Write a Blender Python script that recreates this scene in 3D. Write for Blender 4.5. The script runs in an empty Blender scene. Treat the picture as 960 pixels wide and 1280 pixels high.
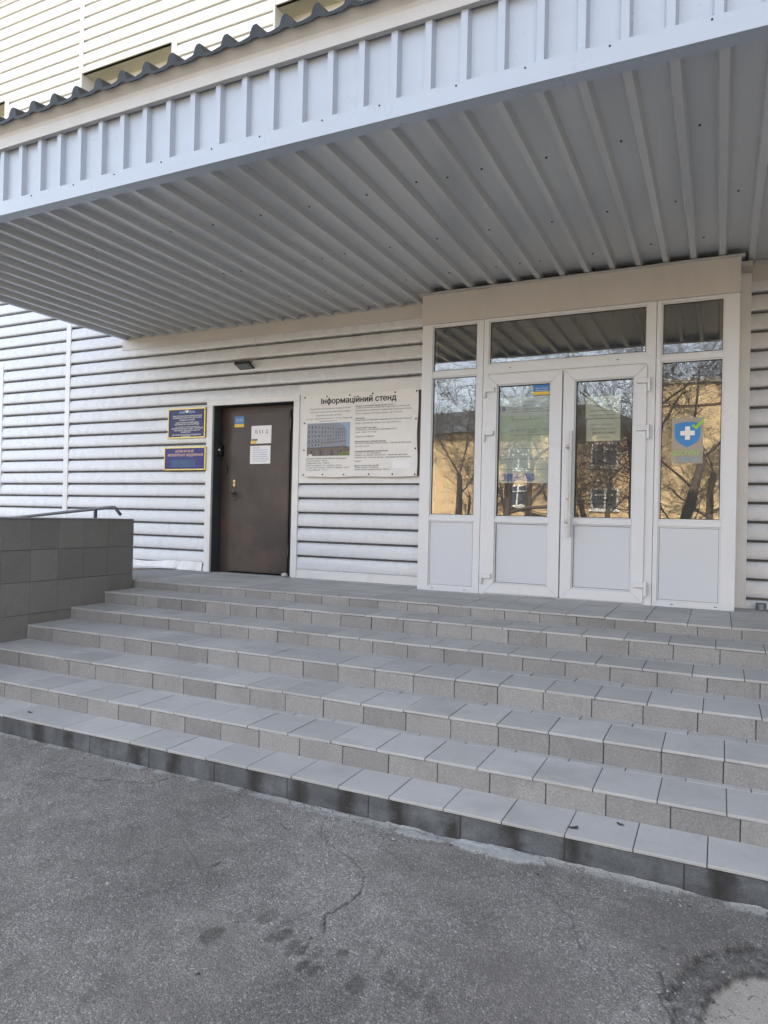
import bpy, math, random
import numpy as np
from mathutils import Vector, Matrix
from mathutils.geometry import delaunay_2d_cdt

random.seed(7)
RNG = np.random.default_rng(11)
scene = bpy.context.scene
COL = scene.collection
R = math.radians

# ------------------------------------------------------------------ helpers
ORIGIN = {}


class MB:
    """collects faces; build() links them as ONE mesh object (world coordinates in)"""

    def __init__(self):
        self.v, self.f, self.m, self.t = [], [], [], []

    def face(self, pts, mat=0, tint=0.5):
        n = len(self.v)
        self.v += [tuple(p) for p in pts]
        self.f.append(tuple(range(n, n + len(pts))))
        self.m.append(mat)
        self.t.append(tint)

    def box(self, x0, x1, y0, y1, z0, z1, mat=0, tint=0.5, jit=0.0):
        n = len(self.v)
        c = [(x0, y0, z0), (x1, y0, z0), (x1, y1, z0), (x0, y1, z0), (x0, y0, z1), (x1, y0, z1), (x1, y1, z1), (x0, y1, z1)]
        if jit:
            dz0, dz1 = random.uniform(-jit, jit), random.uniform(-jit, jit)
            dy = random.uniform(-jit, jit)
            c = [(x, y + dy, z + (dz0 if i % 4 in (0, 3) else dz1)) for i, (x, y, z) in enumerate(c)]
        self.v += c
        for q in ((0, 3, 2, 1), (4, 5, 6, 7), (0, 1, 5, 4), (1, 2, 6, 5), (2, 3, 7, 6), (3, 0, 4, 7)):
            self.f.append(tuple(n + k for k in q))
            self.m.append(mat)
            self.t.append(tint)

    def prism_y(self, poly, y0, y1, mat=0, tint=0.5):
        """polygon of (x, z), counter-clockwise seen from -y, extruded from y0 to y1"""
        n, k = len(self.v), len(poly)
        self.v += [(x, y0, z) for x, z in poly] + [(x, y1, z) for x, z in poly]
        fs = [tuple(range(n, n + k)), tuple(range(n + 2 * k - 1, n + k - 1, -1))]
        for i in range(k):
            j = (i + 1) % k
            fs.append((n + j, n + i, n + k + i, n + k + j))
        for q in fs:
            self.f.append(q)
            self.m.append(mat)
            self.t.append(tint)

    def prism_x(self, poly, x0, x1, mat=0, tint=0.5, cap=True):
        """polygon of (y, z) extruded along x"""
        n, k = len(self.v), len(poly)
        self.v += [(x0, y, z) for y, z in poly] + [(x1, y, z) for y, z in poly]
        fs = []
        if cap:
            fs += [tuple(range(n + k - 1, n - 1, -1)), tuple(range(n + k, n + 2 * k))]
        for i in range(k):
            j = (i + 1) % k
            fs.append((n + i, n + j, n + k + j, n + k + i))
        for q in fs:
            self.f.append(q)
            self.m.append(mat)
            self.t.append(tint)

    def strip_x(self, prof, x0, x1, mat=0, tint=0.5):
        """open profile of (y, z) swept along x"""
        for (ya, za), (yb, zb) in zip(prof[:-1], prof[1:]):
            self.face([(x0, ya, za), (x1, ya, za), (x1, yb, zb), (x0, yb, zb)], mat, tint)

    def frame(self, ox0, ox1, oz0, oz1, ix0, ix1, iz0, iz1, y0, y1, mat=0):
        """four mitred bars round an opening"""
        e = 0.0004
        self.prism_y([(ox0, oz0 + e), (ix0, iz0 + e), (ix0, iz1 - e), (ox0, oz1 - e)], y0, y1, mat)
        self.prism_y([(ox1, oz1 - e), (ix1, iz1 - e), (ix1, iz0 + e), (ox1, oz0 + e)], y0, y1, mat)
        self.prism_y([(ox0 + e, oz1), (ix0 + e, iz1), (ix1 - e, iz1), (ox1 - e, oz1)], y0, y1, mat)
        self.prism_y([(ox1 - e, oz0), (ix1 - e, iz0), (ix0 + e, iz0), (ox0 + e, oz0)], y0, y1, mat)

    def tube(self, pts, r, n=8, mat=0, cap=True):
        pts = [Vector(p) for p in pts]
        rr = r if isinstance(r, (list, tuple)) else [r] * len(pts)
        base = len(self.v)
        ref = None
        for i, p in enumerate(pts):
            d = (pts[min(i + 1, len(pts) - 1)] - pts[max(i - 1, 0)]).normalized()
            if ref is None:
                a = Vector((0, 0, 1)) if abs(d.z) < 0.9 else Vector((1, 0, 0))
                ref = d.cross(a).normalized()
            u = (ref - d * ref.dot(d)).normalized()
            w = d.cross(u)
            ref = u
            for k in range(n):
                t = 2 * math.pi * k / n
                self.v.append(tuple(p + (u * math.cos(t) + w * math.sin(t)) * rr[i]))
        for i in range(len(pts) - 1):
            for k in range(n):
                a, b = base + i * n + k, base + i * n + (k + 1) % n
                self.f.append((a, b, b + n, a + n))
                self.m.append(mat)
                self.t.append(0.5)
        if cap:
            self.f.append(tuple(base + k for k in range(n - 1, -1, -1)))
            self.f.append(tuple(base + (len(pts) - 1) * n + k for k in range(n)))
            self.m += [mat, mat]
            self.t += [0.5, 0.5]

    def build(self, name, mats, parent=None, bevel=0.0, smooth=False, seg=1):
        me = bpy.data.meshes.new(name)
        off = ORIGIN.get(parent.name, (0, 0, 0)) if parent else (0, 0, 0)
        vs = [(x - off[0], y - off[1], z - off[2]) for x, y, z in self.v]
        me.from_pydata(vs, [], self.f)
        if not isinstance(mats, (list, tuple)):
            mats = [mats]
        for mt in mats:
            me.materials.append(mt)
        me.polygons.foreach_set('material_index', self.m)
        at = me.attributes.new('tint', 'FLOAT', 'FACE')
        at.data.foreach_set('value', self.t)
        if smooth:
            me.polygons.foreach_set('use_smooth', [True] * len(self.f))
        me.update()
        o = bpy.data.objects.new(name, me)
        COL.objects.link(o)
        if parent:
            o.parent = parent
            ORIGIN[o.name] = off
        else:
            ORIGIN[o.name] = (0, 0, 0)
        if bevel:
            b = o.modifiers.new('bevel', 'BEVEL')
            b.width = bevel
            b.segments = seg
            b.limit_method = 'ANGLE'
            b.angle_limit = R(40)
            b.harden_normals = False
        return o


def tag(o, label=None, cat=None, group=None, kind=None):
    if label:
        o['label'] = label
    if cat:
        o['category'] = cat
    if group:
        o['group'] = group
    if kind:
        o['kind'] = kind
    return o


def thing(name, loc, label, cat, group=None, kind=None):
    o = bpy.data.objects.new(name, None)
    o.empty_display_size = 0.2
    COL.objects.link(o)
    o.location = loc
    ORIGIN[o.name] = tuple(loc)
    return tag(o, label, cat, group, kind)


def copy_tree(o, parent=None):
    c = o.copy()
    COL.objects.link(c)
    if parent:
        c.parent = parent
    for ch in list(o.children):
        copy_tree(ch, c)
    return c


# ---- node materials
def new_mat(name):
    m = bpy.data.materials.new(name)
    m.use_nodes = True
    nt = m.node_tree
    nt.nodes.clear()
    out = nt.nodes.new('ShaderNodeOutputMaterial')
    return m, nt, out


def N(nt, typ, **kw):
    n = nt.nodes.new(typ)
    for k, v in kw.items():
        if k in n.inputs:
            n.inputs[k].default_value = v
        else:
            setattr(n, k, v)
    return n


def L(nt, a, b):
    nt.links.new(a, b)


def mathn(nt, op, a, b=None, clamp=False):
    n = nt.nodes.new('ShaderNodeMath')
    n.operation = op
    n.use_clamp = clamp
    for i, s in enumerate((a, b)):
        if s is None:
            continue
        if isinstance(s, (int, float)):
            n.inputs[i].default_value = s
        else:
            L(nt, s, n.inputs[i])
    return n.outputs[0]


def ramp(nt, fac, stops):
    n = nt.nodes.new('ShaderNodeValToRGB')
    el = n.color_ramp.elements
    while len(el) < len(stops):
        el.new(0.5)
    for e, (p, c) in zip(el, stops):
        e.position = p
        e.color = (c, c, c, 1) if isinstance(c, (int, float)) else (*c, 1)
    L(nt, fac, n.inputs[0])
    return n.outputs[0]


def mixc(nt, fac, a, b, mode='MIX'):
    n = nt.nodes.new('ShaderNodeMix')
    n.data_type = 'RGBA'
    n.blend_type = mode
    ins = [n.inputs[0], n.inputs[6], n.inputs[7]]
    for s, v in zip(ins, (fac, a, b)):
        if isinstance(v, (int, float)):
            s.default_value = v
        elif isinstance(v, tuple):
            s.default_value = (*v, 1)
        else:
            L(nt, v, s)
    return n.outputs[2]


def coords(nt, scale=(1, 1, 1)):
    tc = nt.nodes.new('ShaderNodeTexCoord')
    mp = nt.nodes.new('ShaderNodeMapping')
    mp.inputs['Scale'].default_value = scale
    L(nt, tc.outputs['Object'], mp.inputs['Vector'])
    return mp.outputs[0]


def noise(nt, vec, scale, detail=4, rough=0.6):
    n = N(nt, 'ShaderNodeTexNoise', Scale=scale, Detail=detail, Roughness=rough)
    L(nt, vec, n.inputs['Vector'])
    return n.outputs['Fac']


def mat(name, base, rough=0.5, metal=0.0, var=0.12, vscale=3.0, vstretch=(1, 1, 1), fine=0.0, fscale=120,
        bump=0.0, bscale=60, bdist=0.002, tint=0.0, dirt=0.0, dirtcol=(0.1, 0.09, 0.08), dscale=2.0, dstretch=(1, 1, 1), spec=0.5, pale=0.0, drip=0.0, rvar=0.08):
    m, nt, out = new_mat(name)
    p = N(nt, 'ShaderNodeBsdfPrincipled', Roughness=rough, Metallic=metal)
    p.inputs['Specular IOR Level'].default_value = spec
    L(nt, p.outputs[0], out.inputs[0])
    v = coords(nt, vstretch)
    f = ramp(nt, noise(nt, v, vscale, 5), [(0.25, 1 - var), (0.75, 1 + var)])
    col = mixc(nt, 1.0, base, f, 'MULTIPLY')
    v1 = coords(nt)
    if fine:
        g = ramp(nt, noise(nt, v1, fscale, 2), [(0.3, 1 - fine), (0.7, 1 + fine)])
        col = mixc(nt, 1.0, col, g, 'MULTIPLY')
    if tint:
        a = N(nt, 'ShaderNodeAttribute', attribute_name='tint')
        t = mathn(nt, 'MULTIPLY_ADD', a.outputs['Fac'], 2 * tint)
        t.node.inputs[2].default_value = 1 - tint
        col = mixc(nt, 1.0, col, t, 'MULTIPLY')
    if dirt:
        d = ramp(nt, noise(nt, coords(nt, dstretch), dscale, 6, 0.65), [(0.5, 0.0), (0.75, dirt)])
        col = mixc(nt, d, col, dirtcol)
    if pale:
        pn_ = ramp(nt, noise(nt, coords(nt, (1.0, 2.0, 2.0)), 1.7, 7, 0.7), [(0.60, 0.0), (0.74, pale)])
        col = mixc(nt, pn_, col, tuple(min(1, c * 1.45 + 0.03) for c in base))
    if drip:
        sx = nt.nodes.new('ShaderNodeSeparateXYZ')
        L(nt, v1, sx.inputs[0])
        warp = mathn(nt, 'MULTIPLY', mathn(nt, 'SUBTRACT', noise(nt, v1, 14, 3), 0.5), 0.10)
        xx = mathn(nt, 'ADD', mathn(nt, 'ADD', sx.outputs['X'], 0.021 + 1.0), warp)
        pp = mathn(nt, 'PINGPONG', xx, 0.1465)
        near = ramp(nt, pp, [(0.0, 1.0), (0.035, 0.75), (0.075, 0.0)])
        where = ramp(nt, noise(nt, coords(nt, (1, 0.2, 0.2)), 4.5, 2), [(0.34, 0.0), (0.50, drip)])
        col = mixc(nt, mathn(nt, 'MULTIPLY', near, where), col, (0.018, 0.016, 0.014))
        eff = ramp(nt, noise(nt, coords(nt, (1, 1, 2.5)), 6.0, 6, 0.7), [(0.55, 0.0), (0.72, 0.55)])
        col = mixc(nt, eff, col, (0.17, 0.18, 0.19))
    L(nt, col, p.inputs['Base Color'])
    rv = ramp(nt, noise(nt, v1, vscale * 2.3, 4), [(0.3, max(0.02, rough - rvar)), (0.7, min(1, rough + rvar))])
    L(nt, rv, p.inputs['Roughness'])
    if bump:
        b = N(nt, 'ShaderNodeBump', Strength=bump, Distance=bdist)
        L(nt, noise(nt, v1, bscale, 5, 0.65), b.inputs['Height'])
        L(nt, b.outputs[0], p.inputs['Normal'])
    return m


def glass_mat(name, ior=2.0, tintcol=(0.86, 0.9, 0.88), wav=0.02, wscale=1.6, dust=0.05):
    m, nt, out = new_mat(name)
    tr = N(nt, 'ShaderNodeBsdfTransparent')
    tr.inputs[0].default_value = (*tintcol, 1)
    gl = N(nt, 'ShaderNodeBsdfGlossy', Roughness=0.0)
    gl.inputs[0].default_value = (1, 1, 1, 1)
    fr = N(nt, 'ShaderNodeFresnel', IOR=ior)
    ge = nt.nodes.new('ShaderNodeNewGeometry')
    mr = N(nt, 'ShaderNodeMapRange')
    mr.inputs['To Min'].default_value = ior
    mr.inputs['To Max'].default_value = 1.0 / ior
    L(nt, ge.outputs['Backfacing'], mr.inputs['Value'])
    L(nt, mr.outputs[0], fr.inputs['IOR'])
    mx = nt.nodes.new('ShaderNodeMixShader')
    L(nt, fr.outputs[0], mx.inputs[0])
    L(nt, tr.outputs[0], mx.inputs[1])
    L(nt, gl.outputs[0], mx.inputs[2])
    du = N(nt, 'ShaderNodeBsdfDiffuse')
    du.inputs[0].default_value = (0.5, 0.5, 0.5, 1)
    m2 = nt.nodes.new('ShaderNodeMixShader')
    L(nt, ramp(nt, noise(nt, coords(nt, (2, 1, 0.6)), 2.2, 5, 0.65), [(0.3, dust * 0.4), (0.75, dust * 1.6)]), m2.inputs[0])
    L(nt, mx.outputs[0], m2.inputs[1])
    L(nt, du.outputs[0], m2.inputs[2])
    L(nt, m2.outputs[0], out.inputs[0])
    if wav:
        b = N(nt, 'ShaderNodeBump', Strength=1.0, Distance=wav)
        L(nt, noise(nt, coords(nt), wscale, 1), b.inputs['Height'])
        L(nt, b.outputs[0], gl.inputs['Normal'])
    return m


M = {}
M['siding'] = mat('white_metal_siding', (0.585, 0.60, 0.625), 0.28, 0.0, 0.035, 2.0, (0.5, 1, 6), dirt=0.12, dirtcol=(0.40, 0.37, 0.34), dscale=1.6, dstretch=(0.8, 1, 1.6), rvar=0.05)
M['cream'] = mat('cream_metal_siding', (0.80, 0.775, 0.69), 0.42, 0.0, 0.03, 2.0, (0.5, 1, 6), dirt=0.10, dirtcol=(0.5, 0.46, 0.36), dscale=2.0, dstretch=(3, 1, 0.6))
M['olive'] = mat('olive_window_reveal', (0.60, 0.57, 0.40), 0.5, 0, 0.05)
M['membrane'] = mat('dark_backing_behind_cladding', (0.16, 0.162, 0.168), 0.8)  # shadow lines of the lower siding grooves, put in as dark colour
M['membrane2'] = mat('olive_backing_behind_cladding', (0.26, 0.255, 0.20), 0.8)  # the same groove shade painted olive grey for the upper storeys
M['trim'] = mat('white_sheet_trim', (0.66, 0.66, 0.66), 0.36, 0, 0.04, 2, (1, 1, 3), dirt=0.2, dirtcol=(0.36, 0.32, 0.28), dscale=3, dstretch=(2, 1, 0.6), bump=0.06, bscale=5, bdist=0.02)
M['header'] = mat('cream_sheet_header', (0.49, 0.475, 0.455), 0.38, 0, 0.05, 2, (1, 1, 1.5), dirt=0.22, dirtcol=(0.38, 0.33, 0.27), dscale=3, dstretch=(2, 1, 0.6), bump=0.1, bscale=4, bdist=0.02)
M['pvc'] = mat('white_plastic_profile', (0.64, 0.655, 0.68), 0.33, 0, 0.015, 1.5, dirt=0.05, dirtcol=(0.45, 0.41, 0.36), dscale=4, dstretch=(2, 1, 0.5))
M['panel'] = mat('white_plastic_panel', (0.56, 0.585, 0.63), 0.36, 0, 0.012, 1.2)
M['handle'] = mat('off_white_handle', (0.46, 0.45, 0.43), 0.3)
M['gasket'] = mat('black_rubber_gasket', (0.02, 0.02, 0.02), 0.6)
M['fascia'] = mat('white_ribbed_sheet', (0.425, 0.475, 0.555), 0.33, 0, 0.03, 2, (1, 1, 3), dirt=0.15, dirtcol=(0.5, 0.47, 0.44), dscale=3, dstretch=(3, 3, 0.5))
M['soffit'] = mat('grey_ribbed_sheet', (0.555, 0.565, 0.57), 0.22, 0.0, 0.07, 0.9, (4.5, 0.22, 1), rvar=0.015)
M['soffit_trim'] = mat('grey_sheet_trim', (0.55, 0.54, 0.52), 0.4, 0, 0.05)
M['roof'] = mat('anthracite_roof_sheet', (0.010, 0.0125, 0.0145), 0.55, 0, 0.15, 6, bump=0.1, bscale=150, bdist=0.001)
M['screw'] = mat('dark_screw', (0.05, 0.05, 0.05), 0.5, 0.6)
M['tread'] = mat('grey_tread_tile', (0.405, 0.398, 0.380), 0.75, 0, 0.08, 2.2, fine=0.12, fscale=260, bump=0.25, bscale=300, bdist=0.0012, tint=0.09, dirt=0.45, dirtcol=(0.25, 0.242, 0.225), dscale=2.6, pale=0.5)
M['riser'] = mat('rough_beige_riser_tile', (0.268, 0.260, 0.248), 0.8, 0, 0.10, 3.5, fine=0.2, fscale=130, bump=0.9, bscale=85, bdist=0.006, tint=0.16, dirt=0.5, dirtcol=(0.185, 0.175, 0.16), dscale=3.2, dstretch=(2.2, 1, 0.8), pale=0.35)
M['mortar'] = mat('dark_joint_mortar', (0.06, 0.058, 0.055), 0.9, 0, 0.3, 20)
M['kerb'] = mat('dark_concrete_kerb', (0.105, 0.112, 0.118), 0.7, 0, 0.4, 5, (1, 1, 2.0), fine=0.2, fscale=150, bump=0.4, bscale=120, bdist=0.002, tint=0.15, dirt=0.8, dirtcol=(0.035, 0.034, 0.033), dscale=3.2, dstretch=(2.2, 1, 0.7), drip=0.9)
M['walltile'] = mat('dark_grey_wall_tile', (0.205, 0.195, 0.178), 0.82, 0, 0.08, 3, fine=0.14, fscale=150, bump=0.6, bscale=110, bdist=0.003, tint=0.10, dirt=0.2, dirtcol=(0.2, 0.17, 0.14), dscale=1.3)
M['steel'] = mat('brown_painted_steel_door', (0.053, 0.040, 0.036), 0.42, 0.0, 0.28, 1.8, fine=0.05, fscale=300, dirt=0.6, dirtcol=(0.125, 0.078, 0.055), dscale=1.6, bump=0.08, bscale=14, bdist=0.004, spec=0.3)
M['jamb'] = mat('dark_blue_grey_jamb', (0.06, 0.066, 0.073), 0.45, 0, 0.15, 4)
M['black'] = mat('black_plastic', (0.014, 0.014, 0.015), 0.4)
M['brass'] = mat('worn_brass', (0.45, 0.34, 0.16), 0.35, 0.8)
M['metalgrey'] = mat('galvanised_grey', (0.20, 0.22, 0.23), 0.45, 0.5, 0.2, 20)
M['rail'] = mat('dark_painted_rail', (0.075, 0.078, 0.085), 0.4, 0.2)
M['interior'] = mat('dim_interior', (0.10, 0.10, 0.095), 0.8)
M['glass'] = glass_mat('reflective_glass', 2.0, (0.90, 0.92, 0.91), 0.0016, 1.4, 0.05)
M['dglass'] = glass_mat('window_glass', 1.8, (0.3, 0.33, 0.35), 0.001, 1.2)
m_, nt_, out_ = new_mat('clear_sticker_film')
a_ = N(nt_, 'ShaderNodeBsdfTransparent')
b_ = N(nt_, 'ShaderNodeBsdfPrincipled', Roughness=0.4)
b_.inputs['Base Color'].default_value = (0.55, 0.50, 0.42, 1)
c_ = nt_.nodes.new('ShaderNodeMixShader')
c_.inputs[0].default_value = 0.42
L(nt_, a_.outputs[0], c_.inputs[1])
L(nt_, b_.outputs[0], c_.inputs[2])
L(nt_, c_.outputs[0], out_.inputs[0])
M['film'] = m_
M['paper'] = mat('white_paper', (0.78, 0.78, 0.79), 0.7, 0, 0.03, 6, bump=0.1, bscale=14, bdist=0.004)
M['cream_paper'] = mat('cream_paper', (0.60, 0.62, 0.50), 0.7, 0, 0.04, 6)
M['banner'] = mat('white_vinyl_banner', (0.70, 0.685, 0.665), 0.45, 0, 0.04, 2.5, dirt=0.2, dirtcol=(0.48, 0.45, 0.41), dscale=3, bump=0.5, bscale=3.0, bdist=0.02)
M['poster'] = mat('pale_poster', (0.55, 0.62, 0.58), 0.6, 0, 0.06, 4)
M['poster_green'] = mat('poster_pale_green', (0.47, 0.58, 0.45), 0.6)
M['poster_line'] = mat('poster_blue_line', (0.30, 0.40, 0.52), 0.6)
M['ink'] = mat('black_ink', (0.025, 0.025, 0.028), 0.6)
M['inkgrey'] = mat('grey_ink', (0.10, 0.10, 0.11), 0.6)
M['inkblue'] = mat('blue_ink', (0.10, 0.15, 0.36), 0.6)
M['blue'] = mat('flag_blue', (0.03, 0.17, 0.45), 0.4)
M['yellow'] = mat('flag_yellow', (0.75, 0.50, 0.05), 0.45)
M['plaque'] = mat('deep_blue_plaque', (0.012, 0.015, 0.095), 0.3, 0, 0.3, 9, spec=0.25)
M['plaque2'] = mat('violet_blue_plaque', (0.022, 0.018, 0.16), 0.3, 0, 0.3, 7, spec=0.25)
M['plaque_teal'] = mat('teal_blue_field', (0.025, 0.075, 0.18), 0.3, spec=0.25)
M['plaque_pale'] = mat('pale_blue_ornament', (0.16, 0.22, 0.42), 0.4, 0, 0.4, 30)
M['gold'] = mat('yellow_gold_frame', (0.62, 0.47, 0.13), 0.35, 0.3)
M['white_letter'] = mat('white_lettering', (0.78, 0.77, 0.72), 0.5)
M['peach_letter'] = mat('peach_lettering', (0.75, 0.47, 0.33), 0.5)
M['wood'] = mat('dark_brown_wood', (0.06, 0.042, 0.032), 0.6, 0, 0.3, 8)
M['shield'] = mat('shield_blue', (0.015, 0.20, 0.52), 0.35)
M['green'] = mat('tick_green', (0.24, 0.52, 0.03), 0.4)
M['cyan'] = mat('caption_blue', (0.06, 0.30, 0.50), 0.4)
M['stone'] = mat('pale_stone', (0.5, 0.49, 0.48), 0.85, 0, 0.2, 20, bump=0.5, bscale=40, bdist=0.004)
M['leafdry'] = mat('dry_leaf_brown', (0.04, 0.032, 0.028), 0.8)
M['ph_sky'] = mat('print_sky', (0.26, 0.36, 0.50), 0.5)
M['ph_wall'] = mat('print_grey_facade', (0.23, 0.25, 0.30), 0.5, 0, 0.08, 9)
M['ph_base'] = mat('print_brown_base', (0.14, 0.10, 0.085), 0.5, 0, 0.3, 14)
M['ph_win'] = mat('print_dark_window', (0.05, 0.06, 0.085), 0.5)
M['ph_mid'] = mat('print_mid_grey', (0.13, 0.13, 0.15), 0.5)
M['ph_green'] = mat('print_grass', (0.14, 0.17, 0.04), 0.5, 0, 0.3, 14)
M['ph_white'] = mat('print_white', (0.6, 0.6, 0.6), 0.5)
M['ochre'] = mat('ochre_plaster', (0.47, 0.335, 0.18), 0.85, 0, 0.10, 1.0, fine=0.12, fscale=14, dirt=0.3, dirtcol=(0.36, 0.21, 0.09), dscale=0.6)
M['ochre2'] = mat('pale_ochre_brick', (0.50, 0.37, 0.20), 0.85, 0, 0.10, 1.0, fine=0.15, fscale=14)
M['greyband'] = mat('grey_plaster_band', (0.40, 0.36, 0.31), 0.85, 0, 0.1, 1)
M['darkroof'] = mat('dark_slate_roof', (0.06, 0.065, 0.075), 0.7, 0, 0.2, 2)
M['whitewin'] = mat('white_window_frame', (0.7, 0.7, 0.68), 0.5)
M['bark'] = mat('dark_bark', (0.085, 0.065, 0.05), 0.9, 0, 0.3, 6, bump=0.6, bscale=25, bdist=0.02)
M['twig'] = mat('brown_twig', (0.06, 0.045, 0.035), 0.9)
M['wingbrick'] = mat('dark_brown_brick', (0.15, 0.115, 0.09), 0.85, 0, 0.15, 2)  # dark tone for the added block that keeps light off the right side
M['concrete'] = mat('plain_concrete', (0.28, 0.28, 0.27), 0.85, 0, 0.1, 2)

# ------------------------------------------------------------------ text
TCACHE = {}


def text_poly(s, bold=0.0):
    """outline of the text filled by the non-zero rule (overlapping strokes stay solid)"""
    key = (s, bold)
    if key in TCACHE:
        return TCACHE[key]
    cu = bpy.data.curves.new('lettering', 'FONT')
    cu.body = s.replace('І', 'I')
    cu.resolution_u = 2
    cu.offset = bold
    cu.fill_mode = 'NONE' if hasattr(cu, 'fill_mode') else cu.fill_mode
    o = bpy.data.objects.new('lettering', cu)
    COL.objects.link(o)
    bpy.context.view_layer.update()
    dg = bpy.context.evaluated_depsgraph_get()
    me = bpy.data.meshes.new_from_object(o.evaluated_get(dg))
    co = np.array([(v.co.x, v.co.y) for v in me.vertices]).reshape(-1, 2)
    ed = [tuple(e.vertices) for e in me.edges]
    bpy.data.objects.remove(o)
    bpy.data.curves.remove(cu)
    bpy.data.meshes.remove(me)
    vs, fs = [], []
    if len(co):
        # contours: runs of consecutive vertices
        nxt = {}
        for a, b in ed:
            nxt.setdefault(a, []).append(b)
            nxt.setdefault(b, []).append(a)
        loops, seen = [], set()
        for v0 in range(len(co)):
            if v0 in seen or v0 not in nxt:
                continue
            lp, prev, cur = [v0], None, v0
            seen.add(v0)
            nb = sorted(nxt[v0])
            cur = v0 + 1 if v0 + 1 in nb else nb[0]
            prev = v0
            while cur != v0 and cur not in seen:
                lp.append(cur)
                seen.add(cur)
                k = [q for q in nxt[cur] if q != prev]
                if not k:
                    break
                prev, cur = cur, k[0]
            if len(lp) > 2:
                loops.append(lp)
        # group contours whose boxes overlap, fill each group
        bb = [(co[l].min(0), co[l].max(0)) for l in loops]
        grp = list(range(len(loops)))

        def root(i):
            while grp[i] != i:
                i = grp[i]
            return i
        for i in range(len(loops)):
            for j in range(i):
                if (bb[i][0] <= bb[j][1]).all() and (bb[j][0] <= bb[i][1]).all():
                    grp[root(i)] = root(j)
        sets = {}
        for i in range(len(loops)):
            sets.setdefault(root(i), []).append(loops[i])
        for ls in sets.values():
            pts, edges = [], []
            for l in ls:
                n0 = len(pts)
                pts += [Vector(co[i]) for i in l]
                edges += [(n0 + i, n0 + (i + 1) % len(l)) for i in range(len(l))]
            rv, _, rf, _, _, _ = delaunay_2d_cdt(pts, edges, [], 0, 1e-6)
            P_ = np.array([tuple(q) for q in pts])
            A_, B_ = P_[[e[0] for e in edges]], P_[[e[1] for e in edges]]
            base = len(vs)
            vs += [tuple(q) for q in rv]
            R_ = np.array([tuple(q) for q in rv])
            for f in rf:
                c = R_[list(f)].mean(0)
                up = (A_[:, 1] <= c[1]) & (B_[:, 1] > c[1])
                dn = (A_[:, 1] > c[1]) & (B_[:, 1] <= c[1])
                cr = (B_[:, 0] - A_[:, 0]) * (c[1] - A_[:, 1]) - (c[0] - A_[:, 0]) * (B_[:, 1] - A_[:, 1])
                if int((up & (cr > 0)).sum()) - int((dn & (cr < 0)).sum()):
                    fs.append(tuple(base + k for k in f))
    TCACHE[key] = (vs, fs)
    return vs, fs


def put_text(mb, s, x0, x1, zb, cap, y, mat=0, bold=0.0):
    """text spanning x0..x1 with its baseline at zb, capital height cap, facing -y at depth y"""
    vs, fs = text_poly(s)
    if not vs:
        return
    xs = [v[0] for v in vs]
    a, b = min(xs), max(xs)
    sh = [(0, 0)]
    if bold:
        sh = [(-1, 0), (1, 0), (0, .6), (0, -.6), (0, 0)] if bold > 0.03 else [(-1, 0), (1, 0)]
    for q, (sx, sz) in enumerate(sh):
        n = len(mb.v)
        for x, z in vs:
            u = (x - a) / max(1e-6, b - a)
            mb.v.append((x0 + (x1 - x0) * u + sx * bold * cap, y - 0.00009 * q, zb + z / 0.72 * cap + sz * bold * cap))
        for f in fs:
            mb.f.append(tuple(n + k for k in f))
            mb.m.append(mat)
            mb.t.append(0.5)


# ------------------------------------------------------------------ camera
CF, CYAW, CPITCH, CROLL, CD, CH = 875.7, R(25.59), R(0.39), R(1.30), 6.650, 0.735
fwd = Vector((-math.sin(CYAW) * math.cos(CPITCH), math.cos(CYAW) * math.cos(CPITCH), math.sin(CPITCH)))
rgt = Vector((math.cos(CYAW), math.sin(CYAW), 0))
upv = rgt.cross(fwd)
r2 = rgt * math.cos(CROLL) + upv * math.sin(CROLL)
u2 = upv * math.cos(CROLL) - rgt * math.sin(CROLL)
cam = bpy.data.cameras.new('camera')
cam.sensor_fit = 'VERTICAL'
cam.sensor_height = 36.0
cam.sensor_width = 27.0
cam.lens = CF / 1280 * 36.0
cam.clip_start = 0.05
cam.clip_end = 2000
camo = bpy.data.objects.new('camera', cam)
COL.objects.link(camo)
camo.matrix_world = Matrix(((r2.x, u2.x, -fwd.x, 0), (r2.y, u2.y, -fwd.y, -CD), (r2.z, u2.z, -fwd.z, CH), (0, 0, 0, 1)))
scene.camera = camo

G = -0.818   # level of the asphalt; the landing is z = 0
PW = 0.348   # plane of the cladding; the glazed entrance stands at y = 0

# ------------------------------------------------------------------ ground


def vnoise(x, y, s, seed):
    rg = np.random.default_rng(seed)
    gx, gy = x * s, y * s
    ox, oy = math.floor(gx.min()) - 1, math.floor(gy.min()) - 1
    lat = rg.random((int(gx.max() - ox) + 3, int(gy.max() - oy) + 3))
    ix, iy = np.floor(gx).astype(int), np.floor(gy).astype(int)
    fx, fy = gx - ix, gy - iy
    fx, fy = fx * fx * (3 - 2 * fx), fy * fy * (3 - 2 * fy)
    ix -= ox
    iy -= oy
    return (lat[ix, iy] * (1 - fx) + lat[ix + 1, iy] * fx) * (1 - fy) + (lat[ix, iy + 1] * (1 - fx) + lat[ix + 1, iy + 1] * fx) * fy


def fbm(x, y, s, seed, octv=4, g=0.5):
    t, a, w = 0, 1, 0
    for k in range(octv):
        t = t + a * vnoise(x, y, s * 2 ** k, seed + k)
        w += a
        a *= g
    return t / w


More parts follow.
